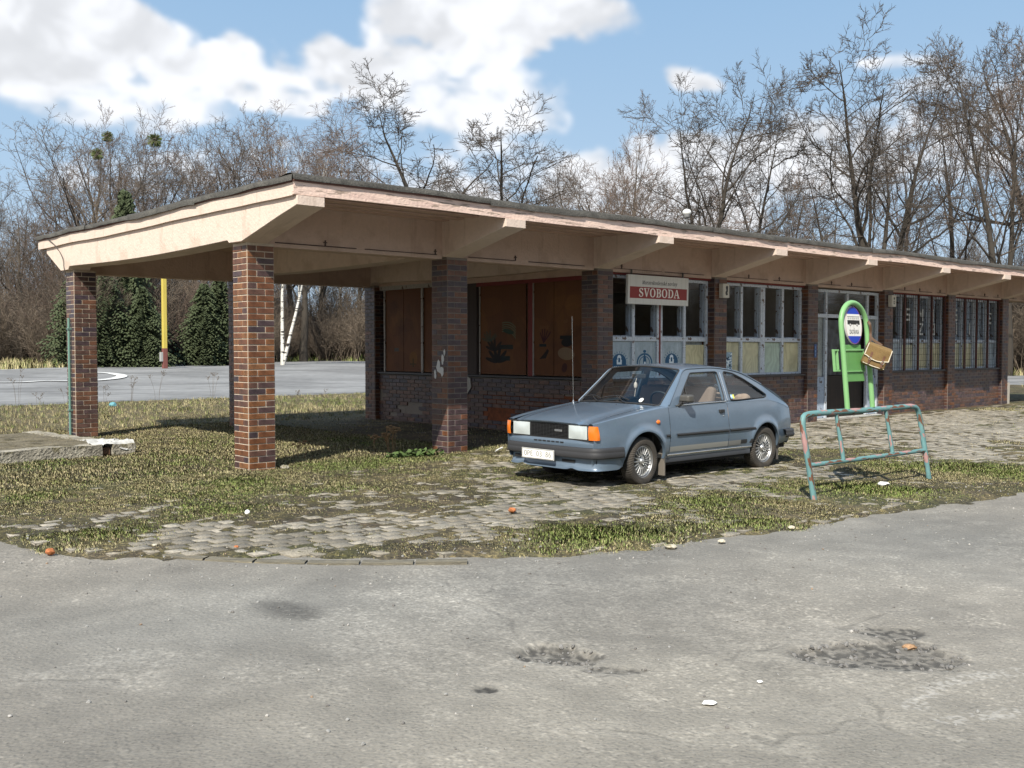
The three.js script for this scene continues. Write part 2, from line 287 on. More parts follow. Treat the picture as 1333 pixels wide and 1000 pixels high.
function roadH(x, z) { const [, d] = holeAt(x, z), sd = cSeam(x, z); return -d - .004 * sstep(.05, 0, sd) + (fbm(x * .6, z * .6, 3, 8) - .5) * .03 + (fbm(x * 6, z * 6, 2, 81) - .5) * .006; }
{
  const xs = axis([-40, -6, 2], [-6, 6, .036], [6, 60, 2]), zs = axis([-8, 2, 1], [2, 11, .036], [11, 40, 2]);
  const P = [], UV = [], I = [], ok = [], m = zs.length;
  for (const x of xs) for (const z of zs) { const near = x > -7 && x < 7 && z > 1 && z < 12, sd = edgeDist(x, z); ok.push(sd < (near ? .6 : 2.5)); P.push(x, near && sd < .6 ? roadH(x, z) : -.002, z); UV.push((x + 6) / 12, (z - 2) / 12); }
  for (let i = 0; i < xs.length - 1; i++) for (let j = 0; j < m - 1; j++) { const a = i * m + j; if (!(ok[a] || ok[a + 1] || ok[a + m] || ok[a + m + 1])) continue; I.push(a, a + 1, a + m, a + 1, a + m + 1, a + m); }
  const g = new THREE.BufferGeometry(); g.setAttribute('position', new THREE.Float32BufferAttribute(P, 3)); g.setAttribute('uv', new THREE.Float32BufferAttribute(UV, 2)); g.setIndex(I); g.computeVertexNormals();
  struct('road', g, roadMat);
}

// ---- flush kerbstones at the yard's rounded corner
const kerbMat = std({ color: lin(.36, .345, .31), map: soilTex, roughness: .95 });
{
  const c = new THREE.CatmullRomCurve3([[215, 724], [250, 728], [320, 732], [420, 734.5], [520, 734.5], [610, 734]].map(([a, b]) => gp(a, b)));
  const kerb = new THREE.Group(); kerb.name = 'kerb'; kerb.userData.kind = 'structure'; scene.add(kerb);
  const n = 6; for (let i = 0; i < n; i++) {
    const us = seq(i / n + .004, (i + 1) / n - .004, 6), prof = [[.045, -.06], [.045, .017], [.038, .024], [-.038, .026], [-.045, .018], [-.045, -.06]];
    const g = gridG(us, [0, 1, 2, 3, 4, 5], (u, k) => { const p = c.getPointAt(u), t = c.getTangentAt(u), q = prof[k]; return [p.x - t.z * q[0], q[1] + (h2(i, 5) - .5) * .008, p.z + t.x * q[0]]; });
    mesh('kerbstone', g, kerbMat, kerb);
  }
}
// ---- stone setts
{
  const paving = new THREE.Group(); paving.name = 'paving'; paving.userData.kind = 'structure'; scene.add(paving);
  const r = rng(77), cand = [];
  const SX = .178, SZ = .158;
  for (let iz = 0; iz < 43; iz++) for (let ix = 0; ix < 174; ix++) {
    const big = h2(ix, iz, 4) > .985;
    const x = -4.6 + (ix + (iz % 2) * .45) * SX + (r() - .5) * .03, z = .15 + iz * SZ + (r() - .5) * .025, sd = edgeDist(x, z);
    if (sd < .28 || x > 26 || (x < 6.4 && z < .3)) continue;
    const hgt = SETT_TOP + (r() - .5) * .014 - .008 * (fbm(x * 1.1, z * 1.1, 2, 12) - .5);
    const gap = hgt - (yardH(x, z, sd));
    if (gap < -.012) { r(); r(); continue; }
    const [px, py, d] = toPx(x, hgt, z);
    cand.push({ x, z, y: hgt, sx: SX * (.80 + r() * .2) * (big ? 1.7 : 1), sz: SZ * (.78 + r() * .2) * (big ? 1.6 : 1), ry: (r() - .5) * .22, tx: (r() - .5) * .04, tz: (r() - .5) * .04, tone: Math.floor(r() * 6), v: Math.floor(r() * 5), vis: px > -20 && px < 1350 && py < 1000 ? (gap > .003 ? 1 : .15) / (d * d * d) : 0 });
  }
  cand.sort((a, b) => b.vis - a.vis);
  const protos = [0, 1, 2, 3, 4].map(k => {                  // a sett: slightly domed top with worn corners
    const n = 8, P = [[0, .0005, 0]], ring = []; for (let i = 0; i < n; i++) { const a = [.70, .87, 2.27, 2.44, 3.84, 4.01, 5.41, 5.58][i], sq = 1 / Math.max(Math.abs(Math.cos(a)), Math.abs(Math.sin(a))); const q = Math.min(sq, 1.36) * .5 * (.97 + h2(i, k, 8) * .06); ring.push([Math.cos(a) * q, Math.sin(a) * q]); }
    for (const [x, z] of ring) P.push([x * .955, .0, z * .955]); for (const [x, z] of ring) P.push([x, -.005, z]); for (const [x, z] of ring) P.push([x, -.09, z]);
    const I = []; for (let i = 0; i < n; i++) { const j = (i + 1) % n; I.push(0, 1 + j, 1 + i); for (const o of [1, 9]) I.push(o + i, o + j, o + n + i, o + j, o + n + j, o + n + i); }
    const g = new THREE.BufferGeometry(); g.setAttribute('position', new THREE.Float32BufferAttribute(P.flat(), 3)); g.setIndex(I); const q = toCreasedNormals(g, .9); return uvm(q);
  });
  const tones = [[.38, .35, .295], [.32, .295, .25], [.43, .395, .335], [.355, .32, .26], [.29, .265, .22], [.46, .42, .355]];
  const stoneTex = tex(256, 256, (u, v) => { const t = .78 + .3 * fbm(u * 20, v * 20, 4, 14, 20) + (vn(u * 90, v * 90, 15, 90) - .5) * .22; return [240 * t, 238 * t, 232 * t]; }); stoneTex.repeat.set(1, 1);
  const mats = tones.map(t => std({ color: lin(...t), map: stoneTex, bumpMap: soilBump, bumpScale: .01, roughness: .93 }));
  const rest = []; const M = new THREE.Matrix4(), Q = new THREE.Quaternion(), E = new THREE.Euler();
  cand.forEach((c, i) => {
    E.set(c.tx, c.ry, c.tz); Q.setFromEuler(E);
    if (i < 300) { const o = meshG('sett', protos[c.v], mats[c.tone], paving); o.position.set(c.x, c.y, c.z); o.quaternion.copy(Q); o.scale.set(c.sx, 1, c.sz); }
    else { M.compose(new THREE.Vector3(c.x, c.y, c.z), Q, new THREE.Vector3(c.sx, 1, c.sz)); const g = protos[c.v].clone().applyMatrix4(M); rest.push(paint(uvm(g), tones[c.tone])); }
  });
  const o = mesh('setts', rest, std({ vertexColors: true, map: stoneTex, bumpMap: soilBump, bumpScale: .01, roughness: .93 }), paving); o.userData.kind = 'stuff';
}

// ---- the lot behind the building
const LOT = [[-60, -16.9], [30.5, -16.7], [36, -4.6], [80, -4.6], [80, -14], [53, -12], [49, -40], [35, -57], [9, -43], [-60, -30]];
function inPoly(x, z, P) { let c = false; for (let i = 0, j = P.length - 1; i < P.length; j = i++) { const [xi, zi] = P[i], [xj, zj] = P[j]; if ((zi > z) !== (zj > z) && x < (xj - xi) * (z - zi) / (zj - zi) + xi) c = !c; } return c; }
{
  const st = .5, P = [], UV = [], I = [], id = new Map();
  const V = (i, j) => { const k = i + ',' + j; if (!id.has(k)) { id.set(k, P.length / 3); const x = i * st, z = j * st; P.push(x, th(z) - .02 + (fbm(x * .3, z * .3, 2, 93) - .5) * .03, z); UV.push(x / 9, z / 9); } return id.get(k); };
  for (let i = -120; i < 160; i++) for (let j = -116; j < -8; j++) { const x = (i + .5) * st, z = (j + .5) * st, w = (fbm(x * .7, z * .7, 2, 94) - .5) * 1.2; if (!inPoly(x, z + w, LOT)) continue; const a = V(i, j), b = V(i + 1, j), c = V(i, j + 1), d = V(i + 1, j + 1); I.push(a, c, b, b, c, d); }
  const g = new THREE.BufferGeometry(); g.setAttribute('position', new THREE.Float32BufferAttribute(P, 3)); g.setAttribute('uv', new THREE.Float32BufferAttribute(UV, 2)); g.setIndex(I); g.computeVertexNormals();
  const lotTex = tex(1024, 1024, (u, v) => { const n = fbm(u * 5, v * 5, 5, 95, 5), m = fbm(u * 40, v * 40, 3, 96, 40), l = sstep(.5, .75, fbm(u * 2, v * 30, 3, 97)); const t = .8 + n * .3 + (m - .5) * .15 - l * .12; return [133 * t, 133 * t, 132 * t]; });
  struct('back_lot', g, std({ map: lotTex, roughness: .92 }));
  // worn painted arc and lines on the lot
  const pm = std({ color: lin(.62, .62, .6), roughness: .9 });
  const band = (pts, w, name) => { const c = new THREE.CatmullRomCurve3(pts.map(([a, b]) => gp(a, b, .06))); const gg = gridG(seq(0, 1, 40), [-1, 1], (u, s) => { const p = c.getPointAt(u), t = c.getTangentAt(u), ww = w * (.75 + .5 * vn(u * 12, s, 98)); return [p.x - t.z * s * ww / 2, th(p.z) + .012, p.z + t.x * s * ww / 2]; }); struct(name, gg, pm); };
  band([[-60, 503], [20, 502.5], [60, 501], [110, 500.5], [145, 498.5], [158, 496], [140, 494.2], [100, 493.2]], .5, 'lot_marking');
  band([[-60, 494], [20, 492.5], [80, 491.5]], .35, 'lot_marking');
}
console.log('ground done');
// ================================================================ THE STATION BUILDING
const PW = .375, SP = 3.205, PT = 2.92;                      // pillar width, spacing, height
const BACKZ = [-6.23, -6.58, -6.58];                         // front faces of the back row
// ---- materials
const plasterTex = tex(1024, 1024, (u, v) => {
  const n = fbm(u * 6, v * 6, 5, 101, 6), m = fbm(u * 50, v * 50, 3, 102, 50), drip = fbm(u * 40, v * 3, 3, 103);
  const t = .94 + n * .06 + (m - .5) * .05, dk = sstep(.64, .8, n) * .07 + sstep(.64, .8, drip) * .05;
  return [252 * (t - dk), 250 * (t - dk * 1.1), 247 * (t - dk * 1.25)];
}); plasterTex.repeat.set(.4, .4);
const plasterBump = tex(512, 512, (u, v) => { const k = fbm(u * 40, v * 40, 4, 104, 40) * 255; return [k, k, k]; }, { srgb: false });
const pink = std({ color: lin(.74, .61, .525), map: plasterTex, bumpMap: plasterBump, bumpScale: .004, roughness: .9 });
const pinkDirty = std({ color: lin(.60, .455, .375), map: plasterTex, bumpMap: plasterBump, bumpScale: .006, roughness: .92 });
const fasciaTex = tex(2048, 128, (u, v) => { const n = fbm(u * 60, v * 4, 4, 105), st = fbm(u * 340, v * 1.6, 3, 106), pe = sstep(.66, .69, fbm(u * 110, v * 7, 4, 107)), ma = sstep(.5, .75, n) * .32 + sstep(.6, .8, st) * .2; const t = .95 + (fbm(u * 300, v * 20, 2, 108) - .5) * .14; return mix3(mix3([236 * t, 208 * t, 192 * t], [190 * t, 156 * t, 148 * t], clamp(ma)), [150 * t, 132 * t, 118 * t], pe * .8); }); fasciaTex.repeat.set(.038, 6.5);
const fasciaM = std({ map: fasciaTex, bumpMap: plasterBump, bumpScale: .005, roughness: .9 });
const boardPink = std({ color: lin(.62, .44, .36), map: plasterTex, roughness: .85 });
const bitTex = tex(512, 512, (u, v) => { const n = fbm(u * 8, v * 8, 5, 110, 8), m = vn(u * 180, v * 180, 111, 180); const t = .7 + n * .5 + (m - .5) * .35; return [186 * t, 184 * t, 178 * t]; }); bitTex.repeat.set(.7, .7);
const bitumen = std({ color: lin(.21, .205, .195), map: bitTex, bumpMap: plasterBump, bumpScale: .006, roughness: .95 });
const rustStrip = std({ color: lin(.16, .075, .06), map: plasterTex, roughness: .8 });
const mortar = std({ color: lin(.60, .52, .42), map: plasterTex, bumpMap: plasterBump, bumpScale: .004, roughness: .95 });
const mortarDark = std({ color: lin(.24, .21, .185), map: plasterTex, roughness: .95 });
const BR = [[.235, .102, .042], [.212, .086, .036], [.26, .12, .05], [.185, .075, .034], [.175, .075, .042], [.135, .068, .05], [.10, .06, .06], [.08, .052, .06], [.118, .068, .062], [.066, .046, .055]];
const glazeTex = tex(512, 512, (u, v) => { const n = fbm(u * 10, v * 10, 4, 120, 10), m = fbm(u * 70, v * 70, 2, 121, 70); const t = .72 + n * .42 + (m - .5) * .2; return [232 * t, 228 * t, 224 * t]; }); glazeTex.repeat.set(1.3, 1.3);
const brickMats = BR.map((c, i) => std({ color: lin(...c), map: glazeTex, roughness: .38 + (i % 3) * .07 }));
const brickVC = std({ vertexColors: true, map: glazeTex, roughness: .45 });
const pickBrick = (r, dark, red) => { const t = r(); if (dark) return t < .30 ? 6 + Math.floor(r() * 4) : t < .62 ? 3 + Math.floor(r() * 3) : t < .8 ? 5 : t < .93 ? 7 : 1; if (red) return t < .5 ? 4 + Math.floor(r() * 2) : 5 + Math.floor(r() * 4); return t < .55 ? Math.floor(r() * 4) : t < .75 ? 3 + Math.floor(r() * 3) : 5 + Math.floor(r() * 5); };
const COURSE = .0789, BH = .0655, CH = .003;
const brickG = new Map();
function brickGeo(w) {                                        // outer face at z = 0, chamfered
  const k = Math.round(w * 1000); if (brickG.has(k)) return brickG.get(k);
  const h = BH, P = [[0, 0, -.03], [w, 0, -.03], [w, h, -.03], [0, h, -.03], [0, 0, -CH], [w, 0, -CH], [w, h, -CH], [0, h, -CH], [CH, CH, 0], [w - CH, CH, 0], [w - CH, h - CH, 0], [CH, h - CH, 0]];
  const I = []; for (const o of [0, 4]) for (let i = 0; i < 4; i++) { const j = (i + 1) % 4; I.push(o + i, o + j, o + 4 + j, o + i, o + 4 + j, o + 4 + i); } I.push(8, 9, 10, 8, 10, 11);
  let g = new THREE.BufferGeometry(); g.setAttribute('position', new THREE.Float32BufferAttribute(P.flat(), 3)); g.setIndex(I); g = g.toNonIndexed(); g.computeVertexNormals(); uvm(g); brickG.set(k, g); return g;
}
const hut = thing('station_building', 'low flat roofed brick and plaster station building with open canopy bays and boarded windows', 'building');
let brickBudget = 300; const BRICK_M = new THREE.Matrix4();
// a brick skin on a vertical face: origin corner, direction along (dx, dz) with outward normal to its right-hand side
function brickFace(parent, ox, oz, ang, width, y0, courses, opt) {
  const r = rng(opt.seed), out = [], J = .0135, rest = [];
  for (let c = 0; c < courses; c++) {
    const y = y0 + c * COURSE + J * .5; let lens = [];
    if (opt.pillar) { const a = (width - J) * .664, b = width - J - a; lens = (c + (opt.flip || 0)) % 2 ? [a, b] : [b, a]; }
    else { let x = 0, first = c % 2 ? .245 : .12; lens.push(first); x = first + J; while (x < width - .02) { const l = Math.min(.245, width - x); lens.push(Math.max(l, .02)); x += l + J; } }
    let x = 0;
    for (const l of lens) {
      const miss = opt.hole && opt.hole(x + l / 2, y); const t = pickBrick(r, opt.dark, opt.red), rr = [r(), r(), r()];
      if (!miss) {
        const g = brickGeo(l), dep = (rr[0] - .5) * .003, tilt = (rr[1] - .5) * .006;
        BRICK_M.makeRotationY(ang); const off = new THREE.Vector3(x, 0, .008 + dep).applyMatrix4(BRICK_M);
        if (opt.single && brickBudget > 0) { brickBudget--; const o = meshG('brick', g, brickMats[t], parent); o.position.set(ox + off.x, y, oz + off.z); o.rotation.set(0, ang + tilt, 0); }
        else { const q = g.clone(); q.applyMatrix4(new THREE.Matrix4().makeRotationY(ang + tilt).setPosition(ox + off.x, y, oz + off.z)); uvm(q); const s = .85 + rr[2] * .3, b = opt.red ? BR[t].map((v, e) => v * [1.0, 1.15, 1.3][e]) : BR[t]; rest.push(paint(q, b.map(v => v * s))); }
      }
      x += l + J;
    }
  }
  return rest;
}
function pillar(k, x, zf, opt = {}) {
  const p = new THREE.Group(); p.name = 'pillar'; hut.add(p);
  const n = Math.round(PT / COURSE), i = .0;
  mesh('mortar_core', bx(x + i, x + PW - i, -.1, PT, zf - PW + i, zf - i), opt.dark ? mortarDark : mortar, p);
  const rest = [];
  const A = (single, ox, oz, ang, seed, flip) => rest.push(...brickFace(p, ox + Math.cos(ang) * .007, oz - Math.sin(ang) * .007, ang, PW - .014, -.03, n, { pillar: true, single, seed: seed + k * 31 + (opt.back ? 999 : 0), flip, dark: opt.dark, red: opt.red }));
  A(opt.single, x, zf, 0, 1, 0);                              // front
  A(opt.single, x, zf - PW, -Math.PI / 2, 2, 1);              // end face towards -x
  A(false, x + PW, zf, Math.PI / 2, 3, 1); A(false, x + PW, zf - PW, Math.PI, 4, 0);
  const o = mesh('brickwork', rest, brickVC, p); o.userData.kind = 'stuff'; return p;
}
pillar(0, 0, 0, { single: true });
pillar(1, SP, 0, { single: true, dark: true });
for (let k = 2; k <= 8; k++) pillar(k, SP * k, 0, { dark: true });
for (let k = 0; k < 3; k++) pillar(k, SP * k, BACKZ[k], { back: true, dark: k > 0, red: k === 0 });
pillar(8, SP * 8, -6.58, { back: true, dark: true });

// ---- concrete cross beams with cantilever tips
const SOF = 3.42;
for (let k = 0; k <= 8; k++) {
  const x0 = SP * k - .08, x1 = x0 + .355, zb = (k < 3 ? BACKZ[k] : -6.58), s = new THREE.Shape();
  const zback = zb - PW - .72;
  // profile in (−z, y)
  s.moveTo(-1.3, SOF + .05); s.lineTo(-1.3, 3.342); s.lineTo(-1.385, 3.342); s.lineTo(-1.385, 3.245); s.lineTo(-1.3, 3.225); s.lineTo(-1.0, 3.16); s.lineTo(-.02, 2.925); s.lineTo(.31, 2.93); s.lineTo(.36, 2.965);
  const L = -zb; for (let i = 1; i < 12; i++) { const t = i / 12; s.lineTo(.36 + (L - .42) * t, 2.965 - .045 * Math.sin(Math.PI * t) + .02 * t); }
  s.lineTo(L - .04, 2.98); s.lineTo(L + .02, 2.925); s.lineTo(L + PW, 2.925); s.lineTo(-zback, 3.27); s.lineTo(-zback, SOF + .05); s.closePath();
  const g = new THREE.ExtrudeGeometry(s, { depth: x1 - x0, bevelEnabled: true, bevelSize: .006, bevelThickness: .006, bevelSegments: 1 });
  g.applyMatrix4(new THREE.Matrix4().makeBasis(new THREE.Vector3(0, 0, -1), new THREE.Vector3(0, 1, 0), new THREE.Vector3(1, 0, 0))); g.translate(x0, 0, 0);
  mesh("cross_beam", uvm(g), pink, hut);
}
// ---- edge beams between the pillar heads
{
  for (let k = 0; k < 8; k++) {
    const x0 = SP * k + .283, x1 = SP * (k + 1) - .088;
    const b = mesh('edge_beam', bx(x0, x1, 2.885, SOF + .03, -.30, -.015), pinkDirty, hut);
    // drip rail with the stubs of an old cable tray
    const r = rng(300 + k), rail = [];
    let a = x0 + .12; while (a < x1 - .5) { const l = .5 + r() * .9; const e = Math.min(a + l, x1 - .1); rail.push(bx(a, e, 2.935 + r() * .006, 2.947, -.016, .0)); if (r() < .85) { const q = a + (e - a) * r(); rail.push(bx(q, q + .016, 2.94, 3.02, -.016, -.002)); rail.push(bx(q - .02, q + .03, 2.985, 2.995, -.016, .004)); } a = e + .1 + r() * .3; }
    mesh('cable_rail', rail, std({ color: lin(.08, .055, .045), roughness: .8 }), b);
    if (k < 2) mesh('edge_beam', bx(x0, x1, 2.885, SOF + .03, BACKZ[k + 1] - .32, BACKZ[k + 1] - .03), pinkDirty, hut);
  }
}
// ---- roof: soffit boards, dark ceiling, slab, fascias, bitumen sheets
const RX0 = -.125, RX1 = SP * 8 + .56, RZ0 = 1.38, RZ1 = -7.66;
const wob = x => (fbm(x * .35, 3, 3, 130) - .5) * .05 - .012 * sstep(2, 4, x);
{
  const roof = new THREE.Group(); roof.name = 'roof'; hut.add(roof);
  const r = rng(5);
  for (let i = 0; i < 8; i++) {                               // painted boards under the eaves
    const z0 = .0 + i * .168 + .004, z1 = z0 + .152, dy = (r() - .5) * .02 + (i % 2) * .014;
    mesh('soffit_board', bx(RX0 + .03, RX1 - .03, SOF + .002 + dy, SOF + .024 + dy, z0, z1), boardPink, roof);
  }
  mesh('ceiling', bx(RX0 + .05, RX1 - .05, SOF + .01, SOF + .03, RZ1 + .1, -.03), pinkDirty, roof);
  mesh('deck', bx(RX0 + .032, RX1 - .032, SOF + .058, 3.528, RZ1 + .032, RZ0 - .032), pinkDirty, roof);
  const fas = (name, alongX, pos, a0, a1, y0, y1, d0, d1, m, wf) => {
    const n = Math.round(Math.abs(a1 - a0) / .25), us = seq(a0, a1, n), prof = [[d0, y0], [d1, y0], [d1, y1], [d0, y1], [d0, y0]], Pn = [];
    for (let s = 0; s < 4; s++) { const g = gridG(us, [0, 1], (u, v) => { const q = [lerp(prof[s][0], prof[s + 1][0], v), lerp(prof[s][1], prof[s + 1][1], v)], y = q[1] + wf(u); return alongX ? [u, y, q[0]] : [q[0], y, u]; }); if (!alongX) { g.index.array.reverse(); g.computeVertexNormals(); } Pn.push(uvm(g.toNonIndexed())); }
    for (const e of [a0, a1]) { const y = wf(e), c = [[d0, y0 + y], [d1, y0 + y], [d1, y1 + y], [d0, y1 + y]].map(([d, yy]) => alongX ? [e, yy, d] : [d, yy, e]); Pn.push(uvm(flatQuad(c).toNonIndexed())); }
    return mesh(name, Pn, m, roof);
  };
  const wz = z => (fbm(z * .5, 8, 3, 131) - .5) * .04;
  fas('front_fascia', true, 0, RX0, RX1, 3.352, 3.5, RZ0 - .03, RZ0, fasciaM, wob);
  fas('end_fascia', false, 0, RZ0 - .031, RZ1, 3.352, 3.5, RX0, RX0 + .03, pink, wz);
  fas('end_fascia', false, 0, RZ0 - .031, RZ1, 3.352, 3.5, RX1 - .03, RX1, pink, wz);
  fas('rear_fascia', true, 0, RX0 + .031, RX1 - .031, 3.352, 3.5, RZ1, RZ1 + .03, pink, wob);
  fas('flashing', true, 0, RX0 - .01, RX1, 3.502, 3.53, RZ0 - .05, RZ0 + .018, rustStrip, wob);
  fas('flashing', false, 0, RZ0 - .052, RZ1, 3.502, 3.526, RX0 - .016, RX0 + .04, rustStrip, wz);
  // bitumen felt: overlapping lengths along the front and the end, and the big sheet
  const felt = (u0, u1, alongX, seed) => {
    const rr = rng(seed), lift = rr() * .012, n = 10, us = seq(u0, u1, n), drop = .05 + rr() * .03;
    const prof = alongX ? [[RZ0 - .3, 3.56], [RZ0 - .1, 3.588], [RZ0 + .02, 3.578], [RZ0 + .034, 3.56], [RZ0 + .036, 3.56 - drop], [RZ0 + .024, 3.56 - drop]] : [[RX0 + .3, 3.56], [RX0 + .1, 3.588], [RX0 - .02, 3.578], [RX0 - .032, 3.56], [RX0 - .034, 3.56 - drop], [RX0 - .022, 3.56 - drop]];
    const g = gridG(us, [0, 1, 2, 3, 4, 5], (u, k) => { const q = prof[k], w = (alongX ? wob(u) : wz(u)) + (fbm(u * 2.5, seed, 2, 132) - .5) * .02 * (k > 2 ? 1.6 : .6) + lift; const flap = k > 2 ? (fbm(u * 3.1, seed + 7, 2, 133) - .45) * .03 : 0; return alongX ? [u, q[1] + w, q[0] + flap] : [q[0] - flap, q[1] + w, u]; });
    if (!alongX) { g.index.array.reverse(); g.computeVertexNormals(); } mesh('felt_sheet', uvm(g.toNonIndexed()), bitumen, roof);
  };
  let x = RX0 - .03, k = 0; while (x < RX1) { const l = 1.6 + rng(900 + k)() * 1.6; felt(k ? x - .06 : x, Math.min(x + l, RX1 + .02), true, 900 + k); x += l; k++; }
  let z = RZ0 + .02; k = 0; while (z > RZ1) { const l = 1.5 + rng(950 + k)() * 1.2; felt(z, Math.max(z - l - .06, RZ1 - .03), false, 950 + k); z -= l; k++; }
  mesh('felt_deck', bx(RX0 + .14, RX1 - .1, 3.53, 3.585, RZ1 + .1, RZ0 - .14), bitumen, roof);
}
// ---- walls of the closed rooms
const redTrim = std({ color: lin(.20, .028, .024), map: plasterTex, roughness: .7 });
const peelTex = tex(512, 512, (u, v) => { const n = fbm(u * 14, v * 14, 5, 140, 14), k = sstep(.66, .7, n); const t = .88 + fbm(u * 40, v * 40, 3, 141, 40) * .2; return [lerp(224 * t, 118, k), lerp(228 * t, 96, k), lerp(232 * t, 84, k)]; }); peelTex.repeat.set(1.1, 1.1);
const frameWhite = std({ color: lin(.72, .75, .78), map: peelTex, roughness: .6 });
const frameGrey = std({ color: lin(.50, .56, .62), map: peelTex, roughness: .6 });
const sillMat = std({ color: lin(.055, .048, .05), map: glazeTex, roughness: .5 });
const wallBack = std({ color: lin(.07, .055, .05), roughness: .95 });
const roomMat = std({ color: lin(.34, .32, .29), map: plasterTex, roughness: .95 });
const glassM = phy({ color: 0xffffff, transmission: 1, thickness: 0, roughness: .03, ior: 1.5, metalness: 0 });
const plyTex = tex(512, 512, (u, v) => { const gr = fbm(u * 30, v * 2, 4, 150), n = fbm(u * 5, v * 5, 4, 151, 5); const t = .7 + gr * .35 + (n - .5) * .4; return [214 * t, 170 * t, 120 * t]; });
const ROOM0 = SP * 2, ROOMB = -6.85;
{
  const w = new THREE.Group(); w.name = 'front_wall'; hut.add(w);
  for (const k of [2, 3, 5, 6]) {
    const x0 = SP * k + PW + .009, x1 = SP * (k + 1) - .009;
    mesh('parapet_core', bx(x0 - .1, x1 + .1, -.1, 1.0, -.36, -.085), mortarDark, w);
    const rest = brickFace(w, x0, -.085, 0, x1 - x0, -.02, 13, { seed: 400 + k, red: true }); const o = mesh('brickwork', rest, brickVC, w); o.userData.kind = 'stuff';
    mesh('sill', bx(x0 - .002, x1 + .002, 1.003, 1.042, -.36, -.03, .006), sillMat, w);
    mesh('lintel_trim', bx(x0, x1, 2.855, 2.884, -.2, -.09), redTrim, w);
  }
  const ew = new THREE.Group(); ew.name = 'end_wall'; hut.add(ew);
  const ex = ROOM0 + .09;
  mesh('parapet_core', bx(ex + .03, ex + .3, -.1, 1.02, BACKZ[2] + .01, -PW - .01), mortarDark, ew);
  // bricks have been knocked out of the lower wall
  const hole = (u, y) => fbm(u * 1.7 + 3, y * 3.5, 3, 160) > .62 && y < .75 && y > .1;
  const rest = brickFace(ew, ex + .012, BACKZ[2] + .01, -Math.PI / 2, -BACKZ[2] - PW - .02, -.02, 13, { seed: 450, red: true, hole }); const o = mesh('brickwork', rest, brickVC, ew); o.userData.kind = 'stuff';
  mesh('broken_brick_backing', bx(ex + .018, ex + .028, .1, .74, -3.1, -.5), std({ color: lin(.26, .085, .035), map: glazeTex, roughness: .95 }), ew);
  mesh('sill', bx(ex - .05, ex + .3, 1.03, 1.07, BACKZ[2] + .01, -PW - .01, .006), sillMat, ew);
  mesh('header', bx(ex + .03, ex + .3, 2.83, SOF + .02, BACKZ[2] - .02, -PW), pinkDirty, ew);
  mesh('lintel_trim', bx(ex + .015, ex + .06, 2.76, 2.828, -3.3, -PW - .005), redTrim, ew);
  // pier between the two boarded windows, with a grey plaster patch
  mesh('pier', bx(ex + .02, ex + .3, 1.072, 2.828, -3.62, -3.3), wallBack, ew);
  mesh('plaster_patch', (() => { const s = new THREE.Shape([[0, .02], [.05, 0], [.12, .08], [.13, .35], [.2, .6], [.32, .72], [.30, .9], [.16, .95], [.02, .92]].map(p => new THREE.Vector2(...p))); const g = new THREE.ExtrudeGeometry(s, { depth: .02, bevelEnabled: false }); g.rotateY(-Math.PI / 2); g.translate(ex + .003, .1, -3.75); return uvm(g); })(), std({ color: lin(.5, .49, .46), map: plasterTex, roughness: .95 }), ew);
  // solid back, far end and floor of the rooms
  const rw = new THREE.Group(); rw.name = 'rear_wall'; hut.add(rw);
  mesh('masonry', bx(ROOM0 + PW + .01, SP * 7 + .2, -.1, SOF, ROOMB - .1, ROOMB), roomMat, rw);
  mesh('masonry', bx(SP * 7 + .1, SP * 7 + .3, -.1, SOF, ROOMB + .01, -PW - .01), roomMat, rw);
  mesh('partition', bx(SP * 4 + .1, SP * 4 + .2, 0, SOF, ROOMB + .01, -PW - .02), roomMat, rw);
  mesh('floor', bx(ROOM0 + .41, SP * 7 + .08, -.05, .05, ROOMB + .01, -.4), std({ color: lin(.14, .13, .12), roughness: .9 }), hut);
  mesh('apron_slab', bx(4.1, ROOM0 + .09, -.08, .03, -6.5, -.38), std({ color: lin(.19, .18, .165), map: plasterTex, bumpMap: plasterBump, bumpScale: .01, roughness: .95 }), hut);
  mesh('corner_post', bx(SP * 7 + PW + .02, SP * 7 + PW + .16, -.05, .62, -.14, .0), std({ color: lin(.48, .45, .4), map: plasterTex, roughness: .95 }), hut);
}
